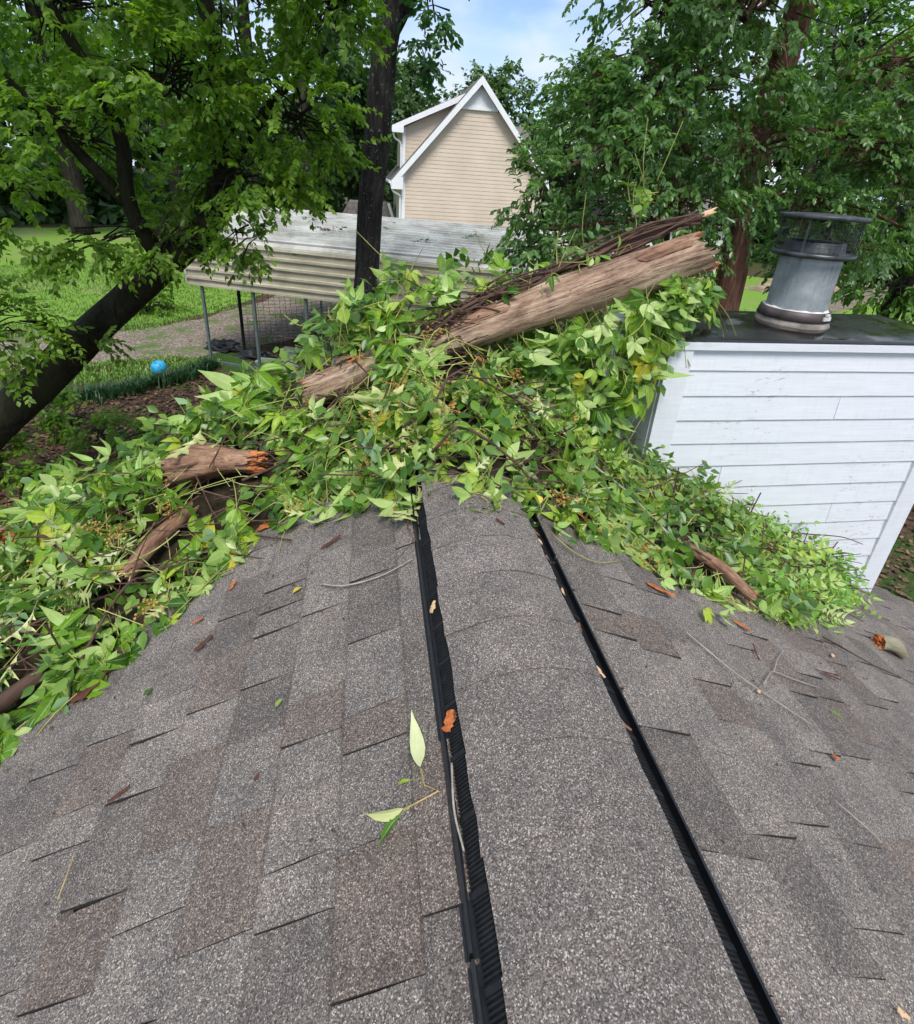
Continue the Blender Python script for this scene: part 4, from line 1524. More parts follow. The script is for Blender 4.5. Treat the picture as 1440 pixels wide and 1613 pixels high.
# the dark trunk straight ahead
make_tree('straight_tree', 'tall straight dark tree trunk with pale lichen in front of the carport', 'tree', (-0.68, 9, GROUND),
    [(-0.70, 9, GROUND-0.1), (-0.60, 9, -3.0), (-0.40, 9, -1.0), (-0.24, 9, 0.9), (-0.12, 9, 2.2), (0.06, 9, 3.3), (0.30, 9.1, 5.5), (0.4, 9.2, 8.5)], [0.34, 0.26, 0.205, 0.19, 0.185, 0.185, 0.14, 0.09],
    [([(0.0, 9, 2.75), (0.35, 9.0, 3.3), (1.1, 9.3, 4.6), (1.6, 9.6, 6.0)], 0.15, 0.05), ([(0.0, 9, 3.0), (-0.6, 9.0, 4.2), (-1.0, 8.8, 6.0)], 0.13, 0.05), ([(0.25, 9.05, 4.6), (0.9, 8.4, 4.0), (1.15, 8.2, 3.2)], 0.05, 0.015)],
    [((0.62, 8.9, 3.05), (0.36, 0.5, 0.40), 44), ((0.48, 9.3, 2.65), (0.25, 0.5, 0.3), 20), ((1.2, 9.2, 5.2), (1.5, 1.5, 1.0), 90), ((-0.6, 9.2, 5.6), (2.0, 1.8, 1.4), 110), ((1.0, 9.6, 7.2), (2.2, 2.2, 1.6), 110)],
    MAT['bark_mid'], MAT['leaf_mid'], k=12, Ls=0.36, ll=0.12, lw=0.52, seed=41, nseg=20)

# leaning tree on the left
lt = 8.0
make_tree('leaning_tree', 'dark mossy tree leaning to the right over the lawn with a broad leafy crown', 'tree', (-7.1, lt, GROUND),
    [(-7.3, lt, GROUND-0.2), (-6.6, lt, -3.55), (-5.75, lt, -2.86), (-4.90, lt, -2.05), (-3.95, lt, -1.20), (-3.15, lt, -0.50), (-2.5, lt, 0.05), (-2.2, lt, 0.75), (-2.12, lt, 1.6), (-2.2, lt, 2.6), (-2.4, lt, 3.8)],
    [0.46, 0.36, 0.295, 0.255, 0.225, 0.20, 0.17, 0.145, 0.125, 0.10, 0.06],
    [([(-3.1, lt, -0.45), (-3.3, lt-0.3, 0.3), (-3.2, lt-0.5, 1.2), (-3.6, lt-0.8, 2.4)], 0.12, 0.05),
     ([(-3.3, lt-0.3, 0.3), (-3.9, lt-0.6, 1.2), (-4.6, lt-1.0, 2.2)], 0.08, 0.03),
     ([(-2.4, lt, 0.2), (-1.7, lt-0.2, 0.6), (-1.2, lt-0.4, 0.65)], 0.08, 0.02),
     ([(-2.2, lt, 0.7), (-1.5, lt-0.1, 1.6), (-0.8, lt-0.2, 2.2)], 0.09, 0.03),
     ([(-4.4, lt, -1.6), (-4.5, lt-0.5, -1.2), (-4.55, lt-0.9, -1.05)], 0.05, 0.01)],
    [((-2.0, 7.6, 0.75), (0.85, 0.8, 0.45), 120), ((-2.75, 7.5, 0.05), (0.5, 0.5, 0.38), 50), ((-1.95, 7.45, -0.05), (0.38, 0.4, 0.22), 34),
     ((-1.25, 7.7, 1.45), (0.75, 0.9, 0.55), 120), ((-2.4, 7.2, 1.7), (0.95, 0.8, 0.55), 150), ((-3.6, 7.4, 1.1), (0.9, 0.9, 0.5), 110),
     ((-4.6, 7.3, 0.35), (0.7, 0.8, 0.5), 80), ((-3.5, 7.3, 2.3), (1.1, 1.0, 0.6), 150), ((-1.9, 7.2, 2.7), (1.3, 1.0, 0.6), 180),
     ((-0.85, 7.9, 2.6), (0.7, 0.8, 0.7), 110), ((-4.9, 7.0, 1.6), (0.9, 0.9, 0.6), 90), ((-3.8, 7.6, -0.15), (0.7, 0.6, 0.30), 60),
     ((-4.75, 6.9, -1.05), (0.55, 0.5, 0.55), 75), ((-4.95, 6.8, -0.3), (0.5, 0.5, 0.35), 40), ((-4.15, 7.6, -1.42), (0.25, 0.25, 0.2), 14), ((-1.0, 8.2, 0.75), (0.5, 0.6, 0.3), 46),
     ((-3.0, 7.0, 3.6), (2.0, 1.5, 0.8), 150), ((-0.8, 7.2, 3.8), (1.3, 1.4, 0.7), 90)],
    MAT['bark_moss'], MAT['leaf_left'], k=19, Ls=0.38, ll=0.092, lw=0.56, seed=42, nseg=18)

# big tree on the right
rt = 7.6
make_tree('broad_tree', 'broad glossy leaved tree with a reddish trunk rising behind the chimney', 'tree', (5.2, rt, GROUND),
    [(5.25, rt, GROUND-0.2), (5.22, rt, -2.0), (5.20, rt, -0.4), (5.15, rt, 0.4), (5.02, rt, 1.3), (5.12, rt, 2.2), (5.16, rt, 3.2), (5.2, rt, 5.0), (5.0, rt, 7.5)],
    [0.30, 0.24, 0.20, 0.175, 0.17, 0.17, 0.19, 0.15, 0.08],
    [([(5.1, rt, 1.0), (4.2, rt-0.2, 1.3), (3.2, rt-0.5, 1.5), (2.2, rt-0.6, 1.1)], 0.08, 0.02), ([(5.1, rt, 0.5), (4.2, rt-0.1, 0.55), (3.3, rt-0.4, 0.5), (2.0, rt-0.4, 0.3)], 0.07, 0.02),
     ([(5.1, rt, 1.6), (6.2, rt-0.2, 1.9), (7.3, rt-0.4, 2.4)], 0.08, 0.02), ([(5.15, rt, 2.6), (4.0, rt-0.3, 3.0), (2.8, rt-0.4, 3.3)], 0.09, 0.03), ([(5.1, rt, 0.9), (6.3, rt-0.4, 0.9), (7.3, rt-0.6, 0.6)], 0.06, 0.02)],
    [((1.75, 7.0, 0.75), (0.55, 0.6, 0.55), 80), ((2.3, 7.0, 0.15), (0.75, 0.6, 0.32), 100), ((2.7, 6.9, 1.3), (0.9, 0.8, 0.6), 170), ((2.55, 7.1, 2.1), (0.6, 0.7, 0.6), 110),
     ((3.6, 6.9, 0.75), (0.9, 0.7, 0.55), 150), ((3.4, 6.9, 2.0), (0.9, 0.8, 0.6), 160), ((2.95, 7.1, 2.9), (0.75, 0.8, 0.6), 130), ((3.9, 6.8, 2.9), (1.1, 0.9, 0.6), 170),
     ((4.5, 6.8, 1.45), (0.75, 0.5, 0.6), 110), ((4.4, 7.0, 2.35), (0.5, 0.5, 0.4), 50), ((5.9, 6.9, 1.6), (0.9, 0.8, 0.6), 140), ((5.6, 7.0, 0.75), (0.8, 0.7, 0.35), 90),
     ((6.4, 7.2, 2.5), (1.0, 1.0, 0.6), 120), ((7.2, 7.3, 1.4), (0.9, 0.9, 0.8), 140), ((7.0, 7.6, 0.3), (0.9, 0.9, 0.6), 130), ((3.1, 7.2, -0.15), (0.6, 0.5, 0.25), 50),
     ((4.0, 7.3, 0.15), (0.5, 0.5, 0.3), 50), ((4.8, 7.0, 3.9), (2.1, 1.5, 0.7), 240), ((6.5, 7.0, 3.8), (1.6, 1.5, 0.8), 130)],
    MAT['bark_red'], MAT['leaf_right'], k=18, Ls=0.36, ll=0.088, lw=0.52, seed=43, droop=0.65, nseg=16)

# lighter tree at the right edge, further back
make_tree('pale_tree', 'yellow green tree at the edge beyond the flue and chimney', 'tree', (10.5, 9.5, GROUND),
    [(10.5, 9.5, GROUND-0.1), (10.4, 9.5, -2), (10.5, 9.5, 0.5), (10.3, 9.6, 3), (10.5, 9.6, 6)], [0.25, 0.2, 0.17, 0.13, 0.06],
    [([(10.5, 9.5, 0), (9.3, 9.3, 0.6), (8.4, 9.2, 0.8)], 0.06, 0.02), ([(10.5, 9.5, 1), (9.2, 9.5, 2.2), (8.2, 9.4, 3.2)], 0.07, 0.02)],
    [((9.4, 9.4, 2.7), (1.3, 1.1, 0.9), 170), ((10.9, 9.3, 1.9), (1.3, 1.1, 0.9), 170), ((9.5, 9.1, 0.8), (1.1, 0.9, 0.8), 150), ((10.9, 9.0, 0.4), (1.2, 1.0, 0.8), 150), ((9.9, 9.0, -0.5), (1.0, 0.8, 0.55), 110), ((8.4, 10.6, 3.6), (1.5, 1.2, 0.9), 170), ((11.5, 9.2, 3.2), (1.4, 1.2, 1.0), 120), ((11.3, 8.4, -0.8), (0.9, 0.8, 0.6), 90)],
    MAT['bark_far'], MAT['leaf_yellow'], k=12, Ls=0.38, ll=0.14, lw=0.55, seed=44, droop=0.55)
# slender dark tree between the big tree and the flue, seen under the crown
make_tree('slender_tree', 'slender dark tree standing just behind the broken log end', 'tree', (4.9, 8.9, GROUND),
    [(4.9, 8.9, GROUND-0.1), (4.85, 8.9, -2.0), (4.7, 8.9, -0.3), (4.55, 8.9, 1.4), (4.5, 8.9, 3.0)], [0.19, 0.15, 0.13, 0.10, 0.05],
    [([(4.7, 8.9, -0.2), (5.5, 8.8, 0.3), (6.2, 8.8, 0.3)], 0.05, 0.015), ([(4.7, 8.9, 0.0), (3.9, 8.8, 0.5), (3.3, 8.8, 0.6)], 0.05, 0.015)],
    [((3.6, 8.8, 0.6), (0.9, 0.7, 0.5), 90), ((5.9, 9.2, -0.05), (0.35, 0.4, 0.25), 22), ((4.6, 8.9, 1.6), (1.0, 0.9, 0.8), 110), ((3.2, 9.0, 1.8), (1.0, 0.8, 0.7), 100)],
    MAT['bark_far'], MAT['leaf_right'], k=11, Ls=0.34, ll=0.12, lw=0.5, seed=45, droop=0.5)
# low shrubs and saplings on the ground
def shrub(name, label, base, lobes, leaf, seed, ll=0.10, group=None):
    bx_, by_ = base
    lim = [([(bx_, by_, GROUND), ((bx_+c[0])/2, (by_+c[1])/2, (GROUND+c[2])/2+0.1), tuple(c)], 0.02, 0.008) for c, _, _ in lobes]
    return make_tree(name, label, 'shrub', (bx_, by_, GROUND), [(bx_, by_, GROUND-0.05), (bx_+0.02, by_, GROUND+0.2), (bx_, by_+0.03, GROUND+0.45)], [0.03, 0.025, 0.015], lim, lobes, MAT['bark_far'], leaf, k=9, Ls=0.26, ll=ll, lw=0.5, seed=seed, group=group, nseg=7)
shrub('sapling', 'green sapling at the foot of the leaning mossy tree', (-6.2, 9.9), [((-6.2, 9.8, -3.35), (0.55, 0.5, 0.5), 90), ((-5.6, 9.8, -3.6), (0.5, 0.45, 0.35), 60)], MAT['leaf_left'], 51)
shrub('sapling', 'low weedy sapling in the leaf litter nearest the roof', (-5.0, 9.2), [((-5.0, 9.2, -3.6), (0.5, 0.4, 0.28), 60), ((-4.2, 9.6, -3.75), (0.45, 0.4, 0.2), 40)], MAT['leaf_left'], 52)
shrub('weed_clump', 'dark weeds below the leaning trunk at the picture edge', (-6.3, 8.2), [((-6.2, 8.2, -3.6), (0.7, 0.5, 0.3), 80), ((-5.4, 8.0, -3.75), (0.5, 0.4, 0.2), 40)], MAT['leaf_left'], 53)
shrub('ivy_bush', 'rounded ivy bush on the lawn behind the leaning trunk', (-7.9, 19.4), [((-7.9, 19.4, -3.3), (0.75, 0.7, 0.75), 160), ((-7.4, 19.2, -3.7), (0.7, 0.6, 0.35), 90), ((-8.2, 19.4, -2.7), (0.5, 0.5, 0.6), 80)], MAT['leaf_left'], 54, 0.13)
shrub('hedge_bush', 'clipped yellow green bush behind the carport posts', (-1.6, 23), [((-1.6, 23, -3.3), (1.5, 0.9, 0.7), 220), ((0.6, 22.5, -3.3), (1.2, 0.9, 0.65), 160), ((2.4, 22, -3.3), (1.1, 0.9, 0.6), 130)], MAT['leaf_yellow'], 55, 0.12)
shrub('thicket', 'dark leafy thicket at the edge behind the chimney top', (9.4, 6.6), [((9.4, 6.6, -2.2), (1.2, 0.9, 0.9), 160), ((8.6, 7.4, -1.6), (0.9, 0.8, 0.7), 120), ((10.4, 7.2, -1.2), (0.9, 0.8, 0.8), 120), ((7.3, 9.6, -1.9), (0.8, 0.7, 0.5), 90)], MAT['leaf_right'], 56, 0.12)

# woods beyond the lawn and behind the house
def wood_tree(x, y, h, w, seed, leaf, label, crown_low=0.3):
    r = random.Random(seed)
    z0 = GROUND
    lobes = []
    n = 9
    for i in range(n):
        f = crown_low+(1-crown_low)*(i+0.5)/n
        ww = w*(1.0-0.75*abs(f-0.6))
        lobes.append(((x+r.uniform(-0.55, 0.55)*ww, y+r.uniform(-0.5, 0.5)*ww, z0+h*f), (ww*0.55, ww*0.5, h*0.12), 130))
    tr = 0.018*h+0.05
    limbs = [([(x, y, z0+h*(crown_low+0.05*i)), ((x+c[0][0])/2, (y+c[0][1])/2, (z0+h*(crown_low+0.05*i)+c[0][2])/2), c[0]], 0.09, 0.03) for i, c in enumerate(lobes[::2])]
    make_tree('woodland_tree', label, 'tree', (x, y, z0), [(x, y, z0-0.2), (x+r.uniform(-.2, .2), y, z0+h*0.3), (x+r.uniform(-.3, .3), y, z0+h*0.6), (x, y, z0+h*0.95)], [tr*1.2, tr, tr*0.7, tr*0.2],
              limbs, lobes, MAT['bark_far'], leaf, k=8, Ls=0.9, ll=0.40, lw=0.7, seed=seed, group='trees in the woods beyond the lawn', droop=0.3, twig_share=0.05, nseg=8)
WOODS = [(-24, 34, 22, 6.2, 'leaf_yellow', 'light green woodland tree farthest out beyond the lawn, at the picture edge'),
         (-19, 40, 25, 6.6, 'leaf_yellow', 'light green woodland tree behind the bare dirt at the lawn corner'),
         (-13.5, 43, 26, 6.6, 'leaf_yellow', 'woodland tree seen through the leaning tree crown'),
         (-9, 46, 26, 6.4, 'leaf_far', 'tall woodland tree above the near end of the carport'),
         (-4.6, 44, 22, 5.6, 'leaf_wood', 'dark woodland tree just beyond the carport roof'),
         (-1.6, 50, 15.0, 5.6, 'leaf_far', 'hazy green tree between the dark trunk and the tan house'),
         (3.0, 58, 13.5, 6.0, 'leaf_far', 'hazy green tree behind the dormer of the tan house'),
         (12.5, 56, 13.6, 7.0, 'leaf_far', 'pale green tree behind the peak of the tan gable'),
         (18, 52, 13.5, 6.5, 'leaf_far', 'pale green tree behind the far slope of the tan house roof'),
         (26, 46, 22, 6.5, 'leaf_wood', 'dark woodland tree hidden mostly by the broad glossy tree'),
         (33, 40, 22, 6.5, 'leaf_yellow', 'light woodland tree beyond the gravel path past the flue'),
         (38, 33, 20, 6.0, 'leaf_wood', 'dark woodland tree at the edge beyond the gravel path')]
for i, (x, y, h, w, lf, lab) in enumerate(WOODS):
    wood_tree(x, y, h, w, 60+i, MAT[lf], lab, 0.22 if i < 6 else 0.3)
# far wood that reads as one mass
r_ = np.random.default_rng(90)
fl = []
for k in range(190):
    a = math.radians(-62+128*k/189+r_.uniform(-0.4, 0.4))
    d = r_.uniform(66, 84)
    hh = r_.uniform(8, 15) if abs(a) < 0.36 else r_.uniform(10, 27)
    fl.append(((d*math.sin(a), d*math.cos(a), GROUND+r_.uniform(0.15, 0.8)*hh), (3.6, 3.2, 3.0), 60))
for k in range(110):      # understorey
    a = math.radians(-60+124*k/109+r_.uniform(-0.5, 0.5))
    if -0.12 < a < 0.42:
        continue
    d = r_.uniform(50, 58)
    fl.append(((d*math.sin(a), d*math.cos(a), GROUND+r_.uniform(0.6, 3.2)), (2.6, 2.0, 1.5), 40))
O, D = lobes_to_sprays(fl, r_)
V, F, T = leaf_sprays(O, D, 6, 1.9, 1.0, 0.65, r_, 0.3)
tag(numpy_mesh('treeline', V, F, MAT['leaf_wood'], None, T), 'distant dark green wood closing the view all round', 'woods', None, 'stuff')
# a parked car and a pale house glimpsed far off past the flue
far = empty('far_house', (17.5, 33.5, GROUND), 'pale far house glimpsed between the leaves beside the flue', 'house')
bb = MB(); bb.box((0, 0, 1.5), (7, 5, 3.0)); bb.build('wall', MAT['cream'], far)
bb = MB(); bb.raw([(-3.8, -2.9, 2.95), (3.8, -2.9, 2.95), (3.8, 2.9, 2.95), (-3.8, 2.9, 2.95), (-3.8, 0, 4.6), (3.8, 0, 4.6)], [(0, 1, 5, 4), (2, 3, 4, 5), (3, 0, 4), (1, 2, 5), (0, 3, 2, 1)]); bb.build('roof', MAT['farroof'], far)
for wx in (-2.2, 0.2, 2.3):
    bb = MB(); bb.box((wx, -2.51, 1.6), (0.9, 0.05, 1.2)); w_ = bb.build('window', MAT['trimwhite'], far)
    bb = MB(); bb.box((wx, -2.54, 1.6), (0.75, 0.03, 1.05)); bb.build('pane', MAT['darkglass'], w_)

# ------------------------------------------------------------------ fallen trunk pieces on the roof
def log_thing(name, label, cat, p0, p1, radii, mat, seed, n=26, jag0=0.05, jag1=0.05, end0=True, end1=True, endmat=None, bend=0.02, group=None, wob=0.16, slant1=0.0, slant0=0.0, rings=30):
    """a broken length of trunk along local X with jagged ends"""
    p0, p1 = Vector(p0), Vector(p1)
    d = p1-p0
    L_ = d.length
    r = random.Random(seed)
    V, F = [], []
    rad = np.interp(np.linspace(0, 1, rings+1), np.linspace(0, 1, len(radii)), radii)
    j0 = [r.random()**1.5*jag0 for _ in range(n)]
    j1 = [r.random()**1.5*jag1 for _ in range(n)]
    for i in range(rings+1):
        t = i/rings
        for k in range(n):
            a = 2*math.pi*k/n
            ca, sa = math.cos(a), math.sin(a)
            gro = abs(mnoise.noise(Vector((ca*7, sa*7, t*L_*1.3+seed*1.7))))
            rr = rad[i]*(1-0.14*max(0, 0.12-gro)*4*0.5+wob*mnoise.noise(Vector((ca*1.2, sa*1.2, t*L_*2.2+seed)))+wob*0.35*mnoise.noise(Vector((ca*5, sa*5, t*L_*3+seed))))
            x = t*L_
            if i == 0: x -= j0[k]-jag0*0.4+slant0*sa
            if i == 1: x -= (j0[k]-jag0*0.4+slant0*sa)*0.5
            if i == rings: x += j1[k]-jag1*0.4+slant1*sa
            if i == rings-1: x += (j1[k]-jag1*0.4+slant1*sa)*0.5
            bz = bend*math.sin(t*math.pi)
            V.append((x, rr*ca, rr*sa+bz))
    for i in range(rings):
        for k in range(n):
            k2 = (k+1) % n
            F.append((i*n+k, (i+1)*n+k, (i+1)*n+k2, i*n+k2))
    q = d.to_track_quat('X', 'Z').to_matrix()
    root = empty(name, p0, label, cat, group)
    root.rotation_euler = q.to_euler()
    add('bark', V, F, mat, root, smooth=True)
    for which, base in ((0, 0), (1, rings*n)):
        if not (end0, end1)[which]:
            continue
        Ve, Fe = [], []
        rim = [Vector(V[base+k]) for k in range(n)]
        cen = sum(rim, Vector())/n
        Ve += rim
        for f, dep in ((0.75, 0.020), (0.5, 0.035), (0.25, 0.018)):
            for k in range(n):
                p = cen.lerp(rim[k], f)
                s_ = 1 if which == 0 else -1
                p.x += s_*(dep*rad[0 if which == 0 else -1]/0.1*r.uniform(0.1, 1.8))
                Ve.append(p)
        Ve.append(cen+Vector(((1 if which == 0 else -1)*0.02, 0, 0)))
        for g in range(3):
            for k in range(n):
                k2 = (k+1) % n
                Fe.append((g*n+k, g*n+k2, (g+1)*n+k2, (g+1)*n+k) if which == 1 else (g*n+k, (g+1)*n+k, (g+1)*n+k2, g*n+k2))
        for k in range(n):
            k2 = (k+1) % n
            Fe.append((3*n+k, 3*n+k2, 4*n) if which == 1 else (3*n+k2, 3*n+k, 4*n))
        e = add('broken_end', Ve, Fe, endmat or MAT['rot'], root)
    return root
big = log_thing('fallen_log', 'thick weathered log lying across the ridge, its broken end raised beside the chimney', 'log', (-0.56, 2.13, 0.02), (1.09, 2.17, 0.655), [0.062, 0.072, 0.080, 0.085, 0.088, 0.090], MAT['log'], 3, jag0=0.06, jag1=0.06, slant1=-0.03, endmat=MAT['rot'], bend=0.012, rings=70, n=64, wob=0.15)
# slabs of bark still clinging to the log
for k, (t, an, ln, wd) in enumerate(((1.58, 118, 0.30, 0.035), (0.75, 120, 0.36, 0.03), (0.18, 80, 0.14, 0.03))):
    V, F = [], []
    nu2, nv2 = 9, 5
    rr = 0.080+0.006*(t > 0.8)
    for i in range(nu2):
        for j in range(nv2):
            a = math.radians(an)+(j/(nv2-1)-0.5)*wd/rr*2
            x = t+(i/(nu2-1)-0.5)*ln*(0.75+0.5*mnoise.noise(Vector((j*1.7, k*3.1, 9))))
            if i in (0, nu2-1): x += 0.03*mnoise.noise(Vector((j*2.9, i, k)))
            e = 0.004+0.008*math.sin(math.pi*i/(nu2-1))*math.sin(math.pi*j/(nv2-1))+0.006*mnoise.noise(Vector((i*0.7, j*0.9, k)))
            V.append((x+0.012*mnoise.noise(Vector((i, j*1.3, k+7))), (rr+e)*math.cos(a), (rr+e)*math.sin(a)+0.01*math.sin(t/1.77*math.pi)))
    for i in range(nu2-1):
        for j in range(nv2-1):
            a = i*nv2+j
            F.append((a, a+1, a+nv2+1, a+nv2))
    add('bark_slab', V, F, MAT['logred'], big, smooth=True)

log_thing('fallen_log', 'dark short log under the leaves on the ridge crest', 'log', (-0.22, 1.98, 0.085), (0.52, 2.0, -0.06), [0.07, 0.075, 0.065], MAT['log'], 9, endmat=MAT['rot'])
log_thing('fallen_log', 'tapered brown log with a crumbling orange tip on the left slope', 'log', (-1.091, 2.009, -0.259), (-0.752, 1.888, -0.176), [0.070, 0.082, 0.076, 0.060, 0.046, 0.046], MAT['logred'], 12, n=44, rings=48, jag0=0.06, jag1=0.075, bend=0.016, wob=0.34)
bt_ = MB()
r2 = random.Random(5)
for k in range(16):
    an = r2.uniform(0, 6.28)
    rr_ = r2.uniform(0.0, 0.036)
    p = Vector((0.365+r2.uniform(-0.02, 0.01), rr_*math.cos(an), rr_*math.sin(an)))
    bt_.tube([p-Vector((0.03, 0, 0)), p, p+Vector((r2.uniform(0.015, 0.05), r2.gauss(0, 0.004), r2.gauss(0, 0.004)))], [0.013, 0.011, 0.004], 5, wob=0.6, seed=k)
bt_.build('splintered_tip', MAT['rot'], bpy.data.objects['fallen_log.002'])
log_thing('fallen_branch', 'tan broken branch lying in the pale oak leaves on the left', 'branch', (-1.115, 1.539, -0.395), (-0.985, 1.805, -0.331), [0.026, 0.030, 0.026], MAT['logred'], 15, n=14, jag0=0.04, jag1=0.05, rings=14, endmat=MAT['paletip'])
log_thing('fallen_branch', 'purplish brown branch on the right slope below the chimney', 'branch', (0.854, 1.4535, -0.336), (1.044, 1.292, -0.436), [0.021, 0.023, 0.021], MAT['logred'], 17, n=14, jag0=0.03, jag1=0.03, rings=14)
log_thing('fallen_log', 'reddish log stub at the picture edge amid the left vines', 'log', (-2.1, 2.15, -0.74), (-1.80, 2.03, -0.62), [0.07, 0.075, 0.06], MAT['logred'], 19, n=16, rings=12)
log_thing('fallen_branch', 'grey brown stick poking from the lowest vines on the left slope', 'branch', (-1.42, 1.14, -0.615), (-1.255, 1.30, -0.535), [0.022, 0.024, 0.020], MAT['vinewood'], 21, n=12, rings=10)
log_thing('wood_stub', 'short lichen covered wood stub with an orange end alone on the right slope', 'wood stub', (1.87, 1.395, -0.858), (1.995, 1.375, -0.915), [0.030, 0.031, 0.027], MAT['lichenlog'], 23, n=14, rings=10, jag0=0.02, jag1=0.02)

def tubes_thing(name, label, cat, paths, mat, group=None, n=6, part=None, wob=0.1):
    """paths: list of (points, r0, r1); one path -> one mesh, several -> parts"""
    first = Vector(paths[0][0][0])
    root = None
    if len(paths) == 1:
        pts, r0, r1 = paths[0]
        b = MB()
        cp = curve_pts(pts, 14)
        b.tube(cp, [r0+(r1-r0)*i/14 for i in range(15)], n, wob=wob, seed=int(abs(first.x)*100))
        return tag(b.build(name, mat, None, True), label, cat, group)
    root = empty(name, first, label, cat, group)
    for pts, r0, r1 in paths:
        b = MB()
        cp = curve_pts(pts, 14)
        b.tube(cp, [r0+(r1-r0)*i/14 for i in range(15)], n, wob=wob, seed=int(abs(first.x)*100))
        o = b.build(part or 'stem', mat, None, True)
        o.parent = root
        o.matrix_parent_inverse = Matrix.Translation(-first)
    return root
# bundle of woody vines running along the top of the log
spine = [Vector(p) for p in ((-0.26, 2.06, 0.20), (-0.05, 2.10, 0.30), (0.12, 2.17, 0.395), (0.30, 2.21, 0.465), (0.56, 2.22, 0.565), (0.84, 2.23, 0.69), (1.07, 2.25, 0.775))]
paths = []
for k in range(22):
    i0 = rnd.randint(0, 2)
    i1 = rnd.randint(len(spine)-2, len(spine))
    sub = spine[i0:i1+1]
    off = Vector((rnd.gauss(0, 0.012), rnd.gauss(0, 0.02), rnd.gauss(-0.004, 0.018)))
    pts = [p+off+Vector((rnd.gauss(0, 0.02), rnd.gauss(0, 0.016), rnd.gauss(0.004, 0.019))) for p in sub]
    paths.append((pts, rnd.uniform(0.004, 0.010), rnd.uniform(0.003, 0.007)))
for k in range(44):      # matted rootlets on the lower part
    c_ = spine[1].lerp(spine[3], rnd.random())+Vector((rnd.gauss(0, 0.05), rnd.gauss(0, 0.03), rnd.gauss(0.012, 0.026)))
    pts = [c_+Vector((rnd.gauss(0.0, 0.02)+0.06*(q-1.5), rnd.gauss(0, 0.02), rnd.gauss(0, 0.02)+0.022*(q-1.5))) for q in range(4)]
    paths.append((pts, rnd.uniform(0.002, 0.005), rnd.uniform(0.0015, 0.003)))
tubes_thing('woody_vine', 'bundle of brown woody vines stretched along the top of the big log', 'vine', paths, MAT['vinewood'], part='stem', wob=0.2)
sp = [(0.50, 2.24, 0.545), (0.80, 2.22, 0.67), (1.05, 2.24, 0.765), (1.17, 2.26, 0.80)]
o = log_thing('broken_stem', 'long split stem with a pale pointed tip above the broken log end', 'stem', (0.55, 2.22, 0.56), (1.12, 2.26, 0.79), [0.008, 0.013, 0.014, 0.013], MAT['vinewood'], 27, n=10, jag0=0.01, jag1=0.01, rings=16, bend=0.015)
b = MB()
b.tube([(0.606, 0, 0.0), (0.635, 0.002, 0.004), (0.665, 0.004, 0.006)], [0.012, 0.011, 0.008], 7, wob=0.5, seed=3)
b.tube([(0.635, 0.004, 0.006), (0.67, 0.004, 0.011), (0.69, 0.006, 0.013)], [0.007, 0.006, 0.001], 5)
b.tube([(0.635, -0.004, 0.0), (0.662, -0.006, 0.0), (0.678, -0.006, -0.002)], [0.006, 0.004, 0.001], 5)
b.build('split_tip', MAT['paletip'], o)

# ------------------------------------------------------------------ vines: leaf shapes
RIBS = {}
def leaflet(V, F, M, org, yaw, L_, w, droop, fold, r, pitch=0.0, segs=4, m=0, wav=0.035):
    """one folded, drooping, pointed leaflet added to V/F; RIBS keeps (closeness to midrib, place along) per vertex"""
    cy_, sy_ = math.cos(yaw), math.sin(yaw)
    prof = [(0.0, 0.03), (0.10, 0.36), (0.24, 0.76), (0.42, 1.0), (0.60, 0.93), (0.76, 0.64), (0.89, 0.28), (1.0, 0.0)]
    rows = []
    curl = r.uniform(-0.25, 0.35)
    for (t, ww) in prof:
        y = t*L_
        z = -droop*L_*t*t+pitch*y
        hw = w*ww*0.5
        e = fold*hw+curl*hw*t
        j = lambda: r.uniform(-wav, wav)*L_*0.5
        pts = [(-hw+j()*0.4, y+j()*0.6, z+e+j(), 0.0), (0, y, z, 1.0), (hw+j()*0.4, y+j()*0.6, z+e+j(), 0.0)] if 0 < t < 1 else [(0, y, z, 1.0)]
        rows.append([])
        for (x, yy, zz, rb) in pts:
            rows[-1].append(len(V))
            RIBS[id(V), len(V)] = (rb, t)
            V.append((org[0]+x*cy_+yy*sy_, org[1]-x*sy_+yy*cy_, org[2]+zz))
    F.append((rows[0][0], rows[1][1], rows[1][0])); F.append((rows[0][0], rows[1][2], rows[1][1])); M += [m, m]
    for a, b_ in zip(rows[1:-2], rows[2:-1]):
        F.append((a[0], a[1], b_[1], b_[0])); F.append((a[1], a[2], b_[2], b_[1])); M += [m, m]
    F.append((rows[-2][0], rows[-2][1], rows[-1][0])); F.append((rows[-2][1], rows[-2][2], rows[-1][0])); M += [m, m]

def strip(V, F, M, p, q, w, m, sag=0.0):
    p, q = Vector(p), Vector(q)
    d = (q-p)
    s_ = d.cross(Vector((0, 0, 1)))
    s_ = (s_.normalized() if s_.length > 1e-6 else Vector((1, 0, 0)))*w/2
    md = (p+q)/2+Vector((0, 0, sag))
    n = len(V)
    up = Vector((0, 0, w*0.7))
    V += [tuple(p-s_), tuple(p+s_), tuple(p+up), tuple(md-s_), tuple(md+s_), tuple(md+up), tuple(q-s_), tuple(q+s_), tuple(q+up)]
    for a in (0, 3):
        F += [(n+a, n+a+3, n+a+5, n+a+2), (n+a+1, n+a+2, n+a+5, n+a+4), (n+a, n+a+1, n+a+4, n+a+3)]
        M += [m, m, m]

